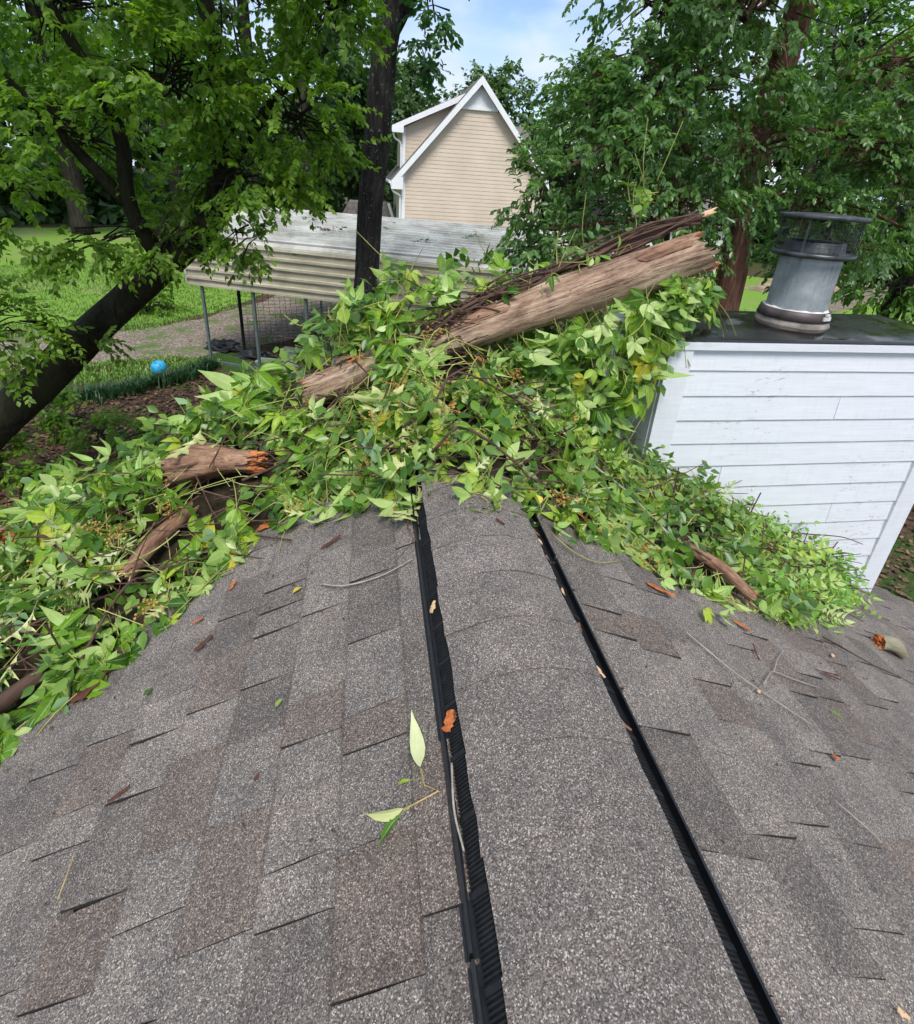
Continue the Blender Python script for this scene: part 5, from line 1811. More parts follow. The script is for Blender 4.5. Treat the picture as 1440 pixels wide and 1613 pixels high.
def palmate(seed, L_=0.11, count=5):
    r = random.Random(seed)
    V, F, M = [], [], []
    pet = r.uniform(0.06, 0.11)
    strip(V, F, M, (0, -pet, 0), (0, 0, 0), 0.0028, 1, 0.006)
    angs = {5: (0, 0.85, -0.85, 1.75, -1.75), 4: (0, 0.9, -0.8, 1.8), 3: (0, 1.0, -1.0)}[count]
    for a in angs:
        s_ = 1-0.13*abs(a)+r.uniform(-0.08, 0.08)
        l = L_*s_
        leaflet(V, F, M, (0.006*math.sin(a), 0.006*math.cos(a), 0), a+r.uniform(-0.15, 0.15), l, l*r.uniform(0.44, 0.54), r.uniform(0.05, 0.85), r.uniform(0.12, 0.85), r, r.uniform(-0.4, 0.2))
    return V, F, M
def pinnate(seed, pairs=5, L_=0.045, length=0.2, curl=0.5):
    r = random.Random(seed)
    V, F, M = [], [], []
    strip(V, F, M, (0, -0.05, 0), (0, length, -curl*length*0.3), 0.0024, 1, 0.01)
    for i in range(pairs):
        t = (i+0.6)/pairs
        for sd in (1, -1):
            l = L_*(1-0.25*abs(t-0.45))*r.uniform(0.85, 1.15)
            leaflet(V, F, M, (0.002*sd, t*length, 0.006*(1-t)-curl*length*0.3*t), sd*(1.15+r.uniform(-0.25, 0.25)), l, l*0.48, r.uniform(0.2, 0.9), r.uniform(0.1, 0.5), r, r.uniform(-0.3, 0.2))
    leaflet(V, F, M, (0, length, -curl*length*0.3), 0, L_, L_*0.48, 0.5, 0.3, r)
    return V, F, M
def oak(seed, L_=0.15):
    """lobed oak leaf: pointed lobes with rounded bays either side of a midrib"""
    r = random.Random(seed)
    V, F, M = [], [], []
    strip(V, F, M, (0, -0.035, 0), (0, 0, 0), 0.003, 1, 0.0)
    fold, droop, tw, curl = r.uniform(0.1, 1.3), r.uniform(-0.3, 1.1), r.uniform(-0.7, 0.7), r.uniform(-2.0, 3.0)
    half = [(0.0, 0.012), (0.10, 0.03), (0.20, 0.11), (0.27, 0.17), (0.275, 0.12), (0.28, 0.055), (0.34, 0.045), (0.42, 0.10), (0.50, 0.24), (0.60, 0.36), (0.58, 0.27), (0.60, 0.24), (0.55, 0.14), (0.54, 0.06),
            (0.60, 0.05), (0.67, 0.12), (0.76, 0.25), (0.84, 0.29), (0.80, 0.20), (0.77, 0.10), (0.78, 0.05), (0.85, 0.06), (0.93, 0.10), (0.92, 0.05), (1.0, 0.0)]
    n = len(half)
    zf = lambda x, y: -droop*y*y/L_+fold*abs(x)+tw*x+curl*x*x/L_
    ms = 1.0
    mid_i = []
    tm = 0.0
    for i, (t, w_) in enumerate(half):
        tm = max(tm, t-0.35*w_)
        mid_i.append(len(V))
        RIBS[id(V), len(V)] = (1.0, tm)
        V.append((0, tm*L_, zf(0, tm*L_)))
    for sd in (1, -1):
        prev = None
        sq = r.uniform(0.8, 1.15)
        for i, (t, w_) in enumerate(half):
            x = sd*w_*L_*sq*r.uniform(0.93, 1.07)
            y = t*L_
            cur = len(V)
            RIBS[id(V), len(V)] = (0.0 if w_ > 0.1 else 0.6, t)
            V.append((x, y, zf(x, y)))
            if prev is not None:
                f = (mid_i[i-1], mid_i[i], cur, prev)
                F.append(f if sd < 0 else f[::-1])
                M.append(0)
            prev = cur
    return V, F, M
def simple_leaf(seed, L_=0.1, w=0.5, pet=0.04):
    r = random.Random(seed)
    V, F, M = [], [], []
    strip(V, F, M, (0, -pet, 0), (0, 0, 0), 0.0026, 1, 0.0)
    leaflet(V, F, M, (0, 0, 0), 0, L_, L_*w, r.uniform(0.0, 0.4), r.uniform(0.1, 0.5), r, 0.05)
    return V, F, M
def leaf_lib(fn, n, mats, **kw):
    out = []
    for k in range(n):
        V, F, M = fn(k*7+1, **kw)
        me = bpy.data.meshes.new('leaf')
        me.from_pydata([tuple(v) for v in V], [], F)
        for m in mats:
            me.materials.append(m)
        me.polygons.foreach_set('material_index', M)
        me.polygons.foreach_set('use_smooth', [True]*len(F))
        a1, a2 = me.attributes.new('rib', 'FLOAT', 'POINT'), me.attributes.new('along', 'FLOAT', 'POINT')
        rb = [RIBS.get((id(V), q), (0.5, 0.0)) for q in range(len(V))]
        a1.data.foreach_set('value', [q[0] for q in rb])
        a2.data.foreach_set('value', [q[1] for q in rb])
        RIBS.clear()
        me.update()
        out.append(me)
    return out
LIB = {
    'big': leaf_lib(palmate, 10, [MAT['vine'], MAT['stem']], L_=0.108),
    'mid': leaf_lib(palmate, 10, [MAT['vine'], MAT['stem']], L_=0.084),
    'three': leaf_lib(palmate, 6, [MAT['vine'], MAT['stem']], L_=0.095, count=3),
    'pale': leaf_lib(palmate, 8, [MAT['vine_pale'], MAT['stem']], L_=0.078),
    'pale3': leaf_lib(palmate, 6, [MAT['vine_pale'], MAT['stem']], L_=0.085, count=3),
    'oak': leaf_lib(oak, 10, [MAT['oak'], MAT['stem_tan']], L_=0.155),
    'sprig': leaf_lib(pinnate, 8, [MAT['vine_pale'], MAT['stem']]),
    'single': leaf_lib(simple_leaf, 6, [MAT['vine'], MAT['stem']], L_=0.10, w=0.55),
    'palesingle': leaf_lib(simple_leaf, 6, [MAT['vine_pale'], MAT['stem']], L_=0.085, w=0.62),
}
def aim(nrm, fwd):
    """rotation with local Z along nrm and local Y along fwd"""
    z = Vector(nrm).normalized()
    y = Vector(fwd)
    y = y-z*y.dot(z)
    if y.length < 1e-4:
        y = z.orthogonal()
    y.normalize()
    x = y.cross(z)
    return Matrix(((x.x, y.x, z.x), (x.y, y.y, z.y), (x.z, y.z, z.z)))

BACK_X = [-2.4, -1.94, -1.6, -1.1, -.85, -.6, -.4, -.1, .2, .5, .9, 1.2, 1.8, 2.3, 2.6]
BACK_H = [.26, .31, .35, .36, .38, .40, .46, .42, .36, .30, .20, .19, .17, .11, .04]
def pile_back(x):
    return 2.38 if x < 0.95 else 2.03
def pile_h(x, y):
    yf, yb = pile_front(x), pile_back(x)
    t = (y-yf)/max(0.05, yb-yf)
    if t <= 0:
        return 0.0
    t = min(1.0, t)
    return float(np.interp(x, BACK_X, BACK_H))*(1-(1-t)**1.5)
def pile_normal(x, y):
    e = 0.05
    f = lambda a, c: roof_z(a)+pile_h(a, c)
    return Vector((-(f(x+e, y)-f(x-e, y))/(2*e), -(f(x, y+e)-f(x, y-e))/(2*e), 1.0)).normalized()

# dark tangle of bark, twigs and dead leaves that the vines lie on
V, F = [], []
nx, ny = 100, 26
X0, X1 = -2.35, 2.45
for i in range(nx+1):
    x = X0+(X1-X0)*i/nx
    for j in range(ny+1):
        yf, yb = pile_front(x)+0.07, pile_back(x)+0.02
        y = yf+(yb-yf)*j/ny
        h = pile_h(x, y)*0.40
        edge_ = min(1, j/3, (ny-j)/2)
        h = (h+0.035*mnoise.noise(Vector((x*7, y*7, 1)))+0.03*mnoise.noise(Vector((x*19, y*19, 4))))*edge_-0.01*(1-edge_)
        V.append((x, y, roof_z(x)+max(h, -0.012)))
for i in range(nx):
    for j in range(ny):
        a = i*(ny+1)+j
        F.append((a, a+ny+1, a+ny+2, a+1))
MAT['tangle'] = simple('dark_twig_tangle', (0.030, 0.022, 0.012), 0.9, 0, 0.2, 30, 0.7, 0.8, 'pos')
tag(add('debris_heap', V, F, MAT['tangle']), 'dark heap of dead twigs and bark under the green vines', 'debris heap', None, 'stuff')
bt = MB()
for k in range(620):
    x = rnd.uniform(-2.0, 2.2)
    y = rnd.uniform(pile_front(x)+0.04, pile_back(x))
    z = roof_z(x)+pile_h(x, y)*rnd.uniform(0.55, 1.0)+0.01
    d = Vector((rnd.gauss(0, 1), rnd.gauss(0, 0.8), rnd.gauss(0, 0.25))).normalized()*rnd.uniform(0.06, 0.22)
    p = Vector((x, y, z))
    bt.tube([p-d, p+Vector((rnd.gauss(0, .012), rnd.gauss(0, .012), rnd.gauss(0, .012))), p+d], [0.003, 0.0028, 0.0015], 4, caps=False)
tag(bt.build('dead_twigs', MAT['vinewood']), 'thin brown dead twigs strewn through the vine heap', 'twigs', None, 'stuff')

BR = [('bare forked branch over the left heap above the tan broken branch', (-1.45, 1.75), 2.4, 0.55), ('thin bare branch along the lower edge of the left vines', (-1.05, 1.42), 0.9, 0.4),
      ('bare branch jutting from the vines left of the ridge', (-0.55, 1.85), 0.5, 0.45), ('brown bare branch crossing the pale vines on the ridge', (0.02, 1.72), 0.25, 0.55),
      ('dark bare branch along the foot of the ridge heap', (0.12, 1.50), -0.1, 0.40), ('bare branch running down the right slope through the vines', (0.62, 1.60), -0.75, 0.55),
      ('forked bare branch among the light green sprigs', (1.45, 1.72), -0.45, 0.5)]
for k, (lab, (x, y), an, ln) in enumerate(BR):
    d = Vector((math.cos(an), math.sin(an), 0))
    P = []
    for q in range(5):
        t = q/4-0.5
        xx, yy = x+d.x*ln*t+rnd.gauss(0, 0.02), y+d.y*ln*t+rnd.gauss(0, 0.02)
        P.append(Vector((xx, yy, roof_z(xx)+pile_h(xx, yy)*1.0+0.045+rnd.gauss(0, 0.015))))
    mid_ = P[2]
    f1 = mid_+Vector((d.x*0.12-d.y*0.09, d.y*0.12+d.x*0.09, 0.02+(roof_z(mid_.x+d.x*0.12)-roof_z(mid_.x))))
    f2 = P[3]+Vector((d.x*0.08+d.y*0.07, d.y*0.08-d.x*0.07, 0.02+(roof_z(P[3].x+d.x*0.08)-roof_z(P[3].x))))
    tubes_thing('bare_branch', lab, 'branch', [(P, 0.0055, 0.003), ([mid_, mid_.lerp(f1, 0.5)+Vector((0, 0, 0.01)), f1], 0.004, 0.0015), ([P[3], P[3].lerp(f2, 0.5)+Vector((0, 0, 0.008)), f2], 0.0035, 0.0015)], MAT['vinewood'] if k != 5 else MAT['twig'], 'bare branches in the vine heap', 6, 'fork', 0.25)

def fill_leaves(parent, pts, nrms, ll, seed, mat):
    r = np.random.default_rng(seed)
    O = np.array(pts)
    D = unit(np.array(nrms)*0.35+r.normal(0, 0.8, (len(pts), 3)))
    V, F, T = leaf_sprays(O, D, 6, 0.14, ll, 0.55, r, 0.5, 0.7, 0.4)
    o = numpy_mesh('foliage', V, F, mat, parent, T)
    o['kind'] = 'stuff'
    return o

KEEP = [((0.03, 2.14, 0.25), (1.10, 2.17, 0.655), 0.105), ((-0.56, 2.13, 0.02), (-0.36, 2.13, 0.10), 0.085), ((-1.04, 1.99, -0.25), (-0.742, 1.888, -0.176), 0.075),
        ((-1.115, 1.539, -0.395), (-0.99, 1.795, -0.335), 0.034), ((0.864, 1.445, -0.34), (1.044, 1.292, -0.436), 0.034), ((-1.95, 2.1, -0.68), (-1.80, 2.03, -0.62), 0.05)]
def covered(p, pad=0.035):
    """would a leaf here lie over one of the bare stretches of log?"""
    for a, b_, rad in KEEP:
        a, b_ = Vector(a), Vector(b_)
        for k in range(7):
            q = p+(p-CAM).normalized()*0.07*k
            d = b_-a
            t = max(0, min(1, (q-a).dot(d)/d.length_squared))
            if (q-(a+d*t)).length < rad+pad:
                return True
    return False
def vine(name, label, cat, region, n, kinds, seed, group=None, flip=0.3, lift=(0.55, 1.16), fill=260, fill_ll=0.055, stems=40, down=0.5, scale=(0.6, 1.15), density=None, fillmat='vine_fill', flowers=0):
    """region(r) -> (x, y) in plan; leaves rest on the heap"""
    r = random.Random(seed)
    # leaves sit in sprays: runners creep over the heap and carry leaves left and right
    pts, runs = [], []
    guard = 0
    while len(pts) < n and guard < 4000:
        guard += 1
        x, y = region(r)
        if mnoise.noise(Vector((x*5.5, y*5.5, 3.3)))+r.uniform(-0.3, 0.42) <= 0.0:
            continue
        head = r.gauss(-math.pi/2, 0.9)
        turn = r.gauss(0, 0.22)
        jit = Vector((r.gauss(0, 0.5), r.gauss(-0.3, 0.5), r.gauss(0, 0.3)))
        fl_ = r.random() < flip
        lf = r.uniform(*lift)
        sz = r.uniform(*scale)
        kind = r.choice(kinds)
        path = []
        m_ = r.randint(2, 7)
        for q in range(m_):
            if len(pts) >= n or y < pile_front(x)-0.05 or y > pile_back(x)+0.04:
                break
            sd = 1 if q % 2 else -1
            pts.append((x, y, lf*r.uniform(0.9, 1.1), jit+Vector((r.gauss(0, 0.3), r.gauss(0, 0.3), r.gauss(0, 0.15))), head+sd*r.uniform(0.3, 1.2), fl_ if r.random() < 0.75 else not fl_, sz*(1.1-0.5*q/7)*r.uniform(0.85, 1.1), kind if r.random() < 0.7 else r.choice(kinds)))
            path.append(Vector((x, y, roof_z(x)+max(0.012, pile_h(x, y)*lf)+0.012)))
            x += math.cos(head)*0.058
            y += math.sin(head)*0.058
            head += turn
        if len(path) > 2:
            runs.append(path)
    c = pts[0]
    base = Vector((c[0], c[1], roof_z(c[0])))
    root = empty(name, base, label, cat, group)
    for (x, y, lf, jit, hd, fl_, sc, kd) in pts:
        h = pile_h(x, y)
        z = roof_z(x)+max(0.012, h*lf)+0.006
        if covered(Vector((x, y, z))):
            continue
        nn = pile_normal(x, y)+jit
        if nn.z < 0.05:
            nn.z = 0.05+abs(nn.z)
        fw = Vector((math.cos(hd), math.sin(hd), r.gauss(-0.35, 0.3)))
        if fl_:
            nn = -nn
        o = link('leaf', r.choice(LIB[kd]), root, Vector((x, y, z))-base, aim(nn, fw))
        o.scale = (sc*r.uniform(0.78, 1.18), sc*r.uniform(0.85, 1.12), sc*r.uniform(0.6, 1.5))
    # smaller leaves filling the heap
    fp, fn = [], []
    for _ in range(fill):
        x, y = region(r)
        h = pile_h(x, y)
        zz_ = roof_z(x)+0.012+h*r.uniform(0.5, 0.98)
        if covered(Vector((x, y, zz_)), 0.06):
            continue
        fp.append((x, y, zz_))
        fn.append(tuple(pile_normal(x, y)))
    fo_ = fill_leaves(None, fp, fn, fill_ll, seed+500, MAT[fillmat])
    fo_.parent = root
    fo_.matrix_parent_inverse = Matrix.Translation(-base)
    bs = MB()
    for path in runs:
        bs.tube(curve_pts(path, len(path)*2), r.uniform(0.0012, 0.0024), 4, caps=False)
    for _ in range(stems//2):
        x, y = region(r)
        x2, y2 = x+r.gauss(0, 0.16), y-abs(r.gauss(0, 0.12))
        y2 = max(y2, pile_front(x2)-0.01)
        z1 = roof_z(x)+pile_h(x, y)*r.uniform(0.8, 1.05)+0.02
        z2 = roof_z(x2)+pile_h(x2, y2)*r.uniform(0.8, 1.0)+0.015
        a_, c_ = Vector((x, y, z1)), Vector((x2, y2, z2))
        md = a_.lerp(c_, 0.5)+Vector((r.gauss(0, 0.03), r.gauss(0, 0.03), r.uniform(0.0, 0.07)))
        bs.tube(curve_pts([a_, md, c_], 6), r.uniform(0.0012, 0.0024), 4, caps=False)
    o = bs.build('stems', MAT['stem'])
    o['kind'] = 'stuff'
    o.parent = root
    o.matrix_parent_inverse = Matrix.Translation(-base)
    for _ in range(flowers):
        x, y = region(r)
        z = roof_z(x)+pile_h(x, y)*r.uniform(0.9, 1.05)+0.02
        fl_ = MB()
        for q in range(26):
            d = Vector((r.gauss(0, 0.026), r.gauss(0, 0.022), r.gauss(0, 0.014)))
            fl_.tube([d*0.25, d], 0.0007, 3, caps=False)
            fl_.box(d, (0.006, 0.006, 0.005), Matrix.Rotation(r.random()*3, 3, 'Z'))
        o = fl_.build('flower_cluster', MAT['flower'], root, False, Vector((x, y, z))-base)
    return root

def reg(xr, tr, bias=1.0):
    def f(r):
        x = r.uniform(*xr)
        t = tr[0]+(tr[1]-tr[0])*r.random()**bias
        yf, yb = pile_front(x), pile_back(x)
        return x, yf+(yb-yf)*t
    return f
vine('creeper_vine', 'large leaved creeper heaped on the left slope down to the picture edge', 'vine', reg((-2.25, -1.02), (0.0, 0.62)), 190, ['big', 'big', 'three', 'mid'], 101, 'creeper vines heaped on the roof', 0.34, flowers=12)
vine('creeper_vine', 'creeper covering the top of the left heap, behind the pale oak leaves', 'vine', reg((-2.2, -0.70), (0.55, 1.03)), 190, ['big', 'mid', 'mid', 'three'], 102, 'creeper vines heaped on the roof', 0.12, scale=(0.8, 1.1), stems=14)
vine('creeper_vine', 'dark green creeper between the tapered log and the ridge', 'vine', reg((-1.0, -0.22), (0.0, 0.95)), 190, ['big', 'mid', 'mid', 'three'], 103, 'creeper vines heaped on the roof', 0.15, flowers=4)
vine('creeper_vine', 'pale wilted creeper heaped over the ridge crest below the big log', 'vine', reg((-0.40, 0.62), (0.0, 0.92)), 260, ['pale', 'pale3', 'pale', 'mid', 'palesingle'], 104, 'creeper vines heaped on the roof', 0.42, flowers=14, stems=130, scale=(0.7, 1.0))
vine('creeper_vine', 'wilted creeper running down the right slope beside the brown branch', 'vine', reg((0.45, 1.35), (0.0, 1.0)), 260, ['pale', 'pale3', 'mid', 'palesingle'], 105, 'creeper vines heaped on the roof', 0.3, flowers=3, stems=90, scale=(0.6, 0.9))
vine('locust_sprigs', 'fine light green sprigs spilling to the lower right in front of the chimney', 'vine', reg((1.15, 2.30), (0.0, 0.95)), 210, ['sprig', 'sprig', 'sprig', 'palesingle'], 106, None, 0.35, stems=40, fill_ll=0.04, scale=(0.7, 1.1), fillmat='sprig')
vine('oak_branch', 'pale yellow green oak leaves lying upside down on the left heap', 'oak branch', reg((-1.75, -0.80), (0.30, 0.80)), 90, ['oak'], 107, None, 0.65, (0.85, 1.12), 20, 0.05, 12, scale=(0.5, 0.9))
vine('oak_branch', 'oak leaves spilling onto the shingles just left of the ridge vent', 'oak branch', reg((-0.42, -0.12), (-0.18, 0.35)), 30, ['oak'], 108, None, 0.55, (0.95, 1.15), 10, 0.05, 8, scale=(0.6, 0.95))
vine('oak_branch', 'scattered oak leaves on the vines in front of the big log', 'oak branch', reg((-0.45, 0.45), (0.45, 0.95)), 34, ['oak'], 109, None, 0.5, (1.0, 1.15), 10, 0.05, 8, scale=(0.6, 1.0))

def hanging(name, label, n, samp, kinds, seed, flip, face, stems=30, scale=(0.75, 1.1), fill=120, down=-1.0, sj=0.1, mat='vine_fill'):
    """leaves hung on a curtain: samp(r) -> Vector"""
    r = random.Random(seed)
    pts = [samp(r) for _ in range(n)]
    base = pts[0].copy()
    root = empty(name, base, label, 'vine', 'creeper vines heaped on the roof')
    for p in pts:
        if covered(p, 0.0):
            continue
        nn = Vector(face)+Vector((r.gauss(0, 0.5), r.gauss(0, 0.4), r.gauss(0.1, 0.45)))
        if r.random() < flip:
            nn = -nn
        fw = Vector((r.gauss(0, 0.6), r.gauss(-0.1, 0.4), down+r.gauss(0, 0.5)))
        sc = r.uniform(*scale)
        o = link('leaf', r.choice(LIB[r.choice(kinds)]), root, p-base, aim(nn, fw))
        o.scale = (sc*r.uniform(0.78, 1.18), sc*r.uniform(0.85, 1.12), sc*r.uniform(0.6, 1.5))
    fp = [tuple(q) for q in (samp(r)+Vector((0, 0.04, 0)) for _ in range(fill)) if not covered(q, 0.02)]
    fo_ = fill_leaves(None, fp, [tuple(face)]*len(fp), 0.06, seed+500, MAT[mat])
    fo_.parent = root
    fo_.matrix_parent_inverse = Matrix.Translation(-base)
    bs = MB()
    for _ in range(stems):
        p = samp(r)
        q = p+Vector((r.gauss(0, sj), r.gauss(0, 0.04), -abs(r.gauss(0, 0.14)) if down < 0 else abs(r.gauss(0, 0.12))))
        bs.tube(curve_pts([p, p.lerp(q, 0.5)+Vector((r.gauss(0, .02), r.gauss(0, .02), r.gauss(0, .02))), q], 6), r.uniform(0.0012, 0.0022), 4, caps=False)
    o = bs.build('stems', MAT['stem'])
    o['kind'] = 'stuff'
    o.parent = root
    o.matrix_parent_inverse = Matrix.Translation(-base)
    return root
def log_z(x):
    return 0.02+(x+0.56)*(0.635/1.65)
def under_log(r):
    x = r.uniform(0.28, 1.0)
    top = log_z(x)-0.08
    bot = max(-0.30, roof_z(x)+0.02) if x < 0.78 else -0.15+max(0, x-0.78)*3.2
    bot = min(bot, top-0.05)
    return Vector((x, 2.03+r.gauss(0, 0.035), bot+(top-bot)*r.random()))
hanging('creeper_vine', 'creeper hanging under the raised log against the chimney corner', 230, under_log, ['mid', 'mid', 'three', 'pale3'], 121, 0.45, (0, -0.9, 0.35))
def log_tip(r):
    x = r.uniform(0.92, 1.14)
    return Vector((x, 2.12+r.gauss(0, 0.04), r.uniform(0.40, 0.56)))
hanging('creeper_vine', 'dark creeper leaves below the broken log end over the chimney edge', 46, log_tip, ['mid', 'three'], 122, 0.1, (0.2, -0.7, 0.6), 10, fill=30)
def behind_log(r):
    x = r.uniform(-0.42, 0.72)
    top = float(np.interp(x, [-0.42, -0.16, 0.16, 0.45, 0.72], [0.36, 0.50, 0.55, 0.55, 0.57]))
    return Vector((x, 2.30+r.gauss(0, 0.06), r.uniform(0.05, top)))
hanging('creeper_vine', 'creeper sprouting upward behind the big log in front of the carport', 200, behind_log, ['mid', 'three', 'pale', 'palesingle'], 123, 0.3, (0, -0.6, 0.7), 60, fill=90, down=0.5)
def log_low(r):
    x = r.uniform(-0.62, -0.05)
    return Vector((x, 2.02+r.gauss(0, 0.05), r.uniform(max(roof_z(x)+0.1, -0.2), log_z(x)+0.08)))
hanging('creeper_vine', 'pale creeper draped over the lower half of the big log', 60, log_low, ['pale', 'pale3', 'mid'], 124, 0.5, (0, -0.8, 0.5), 26, fill=30)
def sprout(r):
    x = r.gauss(-0.44, 0.05)
    return Vector((x, 2.2+r.gauss(0, 0.04), r.uniform(0.15, 0.36)))
hanging('grape_sprout', 'upright sprout with lobed leaves standing before the dark trunk', 9, sprout, ['oak', 'palesingle'], 125, 0.1, (0, -0.9, 0.4), 8, fill=4, down=0.6)

def tip_sprout(r):
    t = r.random()
    return Vector((0.80+0.06*t+r.gauss(0, 0.02), 2.27, 0.70+0.22*t))
hanging('vine_sprout', 'thin pale leaved sprout rising above the big log near its broken end', 12, tip_sprout, ['palesingle', 'pale3'], 126, 0.4, (0, -0.8, 0.5), 12, (0.35, 0.7), 3, down=0.3, sj=0.04)

def over_log(r):
    x = r.uniform(-0.1, 0.75)
    return Vector((x, 2.16+r.gauss(0, 0.03), log_z(x)+0.085+abs(r.gauss(0, 0.03))))
hanging('creeper_vine', 'few wilted creeper leaves caught in the woody vines on top of the big log', 34, over_log, ['pale3', 'palesingle', 'three'], 127, 0.4, (0, -0.5, 0.8), 30, (0.45, 0.8), 10, down=-0.2, sj=0.09)

# ------------------------------------------------------------------ small debris lying on the shingles
def on_roof(x, y, lift=0.013):
    return Vector((x, y, roof_z(x)+lift/C_))
def roof_normal(x):
    return Vector(((S_ if x > 0 else -S_), 0, C_))
def chip(label, x, y, ln, wd, ang, mat, seed, lift=0.014, curl=0.12, thick=0.0035, name='bark_chip', z=None):
    r = random.Random(seed)
    n_ = 8
    V, F = [], []
    for layer in (1, 0):
        for i in range(n_):
            t = i/(n_-1)
            w = wd*(0.30+0.7*math.sin(math.pi*(0.12+0.76*t)))*r.uniform(0.5, 1.3)
            c_ = r.uniform(-0.22, 0.22)*wd
            zc = curl*wd*(2*t-1)**2*0.5
            for q in (-0.5, 0, 0.5):
                V.append(((t-0.5)*ln+r.uniform(-.05, .05)*ln*abs(q), c_+w*q, zc+layer*thick*(1 if q == 0 else 0.5)+r.uniform(0, 0.0015)))
    for i in range(n_-1):
        for q in range(2):
            a = i*3+q
            F.append((a, a+3, a+4, a+1))
            a += n_*3
            F.append((a, a+1, a+4, a+3))
    for i in range(n_-1):
        for q in (0, 2):
            a, b_ = i*3+q, (i+1)*3+q
            f = (a, a+n_*3, b_+n_*3, b_)
            F.append(f if q == 0 else f[::-1])
    for i in (0, n_-1):
        for q in range(2):
            a = i*3+q
            F.append((a, a+1, a+1+n_*3, a+n_*3))
    p = on_roof(x, y, lift)
    if z is not None:
        p.z = z
    nn = roof_normal(x)+Vector((r.gauss(0, 0.1), r.gauss(0, 0.1), 0))
    o = add(name, V, F, mat, None, None, False, p, aim(nn, Vector((math.cos(ang), math.sin(ang), 0))) @ Matrix.Rotation(math.pi/2, 3, 'Z'))
    return tag(o, label, 'bark chip', 'bark chips scattered on the shingles')
RT_, DK, LG = MAT['rot'], MAT['chipdark'], MAT['logred']
CH = [('tall orange bark strip standing at the edge of the vines left of the vent', -0.385, 1.66, 0.13, 0.030, 1.75, RT_), ('short orange splinter leaning by the tall strip left of the vent', -0.43, 1.74, 0.10, 0.022, 0.3, RT_),
      ('small orange splinter lower of two beside the left vines', -0.823, 1.283, 0.034, 0.014, 0.3, RT_), ('dark brown chip below the small orange splinters on the left slope', -0.775, 1.173, 0.055, 0.020, 0.6, DK),
      ('small orange splinter upper of two beside the left vines', -0.742, 1.384, 0.038, 0.012, 0.9, RT_), ('large dark red bark slab under the lowest left vines', -1.105, 1.195, 0.105, 0.055, 0.5, DK),
      ('orange chip touching the vines by the fallen green leaf', -0.692, 1.655, 0.05, 0.030, 0.8, RT_), ('faint red splinter far down the left slope', -0.856, 0.807, 0.045, 0.009, 0.4, DK),
      ('orange bark flake lying on the black louvres of the vent', -0.168, 0.661, 0.040, 0.020, 1.2, RT_), ('long orange strip on the right slope below the vines', 0.583, 1.171, 0.095, 0.020, -0.35, RT_),
      ('orange sliver beside the leaf stem on the right slope', 0.884, 1.139, 0.062, 0.018, -0.4, RT_), ('large split orange bark piece at the vine edge right of the vent', 0.428, 1.40, 0.11, 0.035, -0.6, RT_),
      ('second orange bark piece next to the large one right of the vent', 0.51, 1.42, 0.09, 0.028, -0.7, RT_), ('small brown chip above the purplish branch', 0.844, 1.346, 0.05, 0.02, -0.5, RT_),
      ('round orange flake alone on the right slope', 0.817, 0.689, 0.022, 0.017, 0.2, RT_), ('pale orange flake at the lowest corner of the right slope', 0.454, 0.24, 0.020, 0.010, -0.5, MAT['paletip']),
      ('thin dark strip of bark under the oak leaves left of the vent', -0.434, 1.39, 0.07, 0.016, 0.3, DK), ('tiny brown speck of bark in the middle of the left slope', -0.539, 0.715, 0.016, 0.007, 0.9, DK),
      ('dark bark sliver right of the leaf stem on the right slope', 0.84, 1.015, 0.06, 0.007, 1.2, DK), ('narrow dark sliver below the light green sprigs', 1.18, 1.03, 0.06, 0.010, -0.5, DK),
      ('small tan chip below the light green sprigs', 1.33, 1.16, 0.025, 0.012, 0.3, MAT['paletip']), ('tiny tan crumb beside the long pale twig', 0.70, 0.842, 0.014, 0.008, 0.2, MAT['paletip']),
      ('reddish flake beside the oak leaves near the vent', -0.245, 1.42, 0.04, 0.016, 0.4, RT_), ('dark crumb on the cap shingles below the yellow leaf', 0.045, 1.19, 0.03, 0.010, -0.6, DK),
      ('dark brown crumb at the upper edge of the left shingles', -0.50, 1.62, 0.04, 0.02, 0.2, DK), ('small tan bit wedged in the vent louvres', -0.168, 0.95, 0.035, 0.010, 1.2, MAT['paletip']),
      ('orange flake caught among the pale vines above the ridge', 0.09, 1.86, 0.045, 0.03, 0.9, RT_), ('orange chunk resting on the vines at the lower log end', -0.38, 2.05, 0.05, 0.035, 0.4, RT_)]
for i, (lab, x, y, ln, wd, an, m) in enumerate(CH):
    z = None
    if 'cap shingles' in lab: z = cap_z(x)+0.006
    if 'louvres' in lab: z = vent_z(x)+0.024
    if 'among the pale' in lab: z = roof_z(x)+pile_h(x, y)+0.05
    if 'lower log end' in lab: z = log_z(x)+0.10
    if 'tall orange' in lab or 'large split' in lab or 'second orange' in lab: z = roof_z(x)+0.03
    chip(lab, x, y, ln, wd, an, m, 200+i, z=z)
# rubbish caught along the right baffle
for i, y in enumerate((0.86, 0.98, 1.10, 1.18, 1.22, 0.74, 0.62)):
    lab_ = {1.22: 'brown crumb in the right vent channel, first below the vines', 1.18: 'tan crumb in the right vent channel, second below the vines', 1.10: 'crumb at the break in the right vent baffle', 0.98: 'crumb just below the break in the right vent baffle', 0.86: 'third crumb below the break in the right vent baffle', 0.74: 'fourth crumb below the break in the right vent baffle', 0.62: 'lowest crumb in the right vent channel'}[y]
    chip(lab_, 0.165, y, 0.030, 0.009, 1.3+0.2*i, (LG, MAT['paletip'])[i % 2], 300+i, z=vent_z(0.165)+0.020)

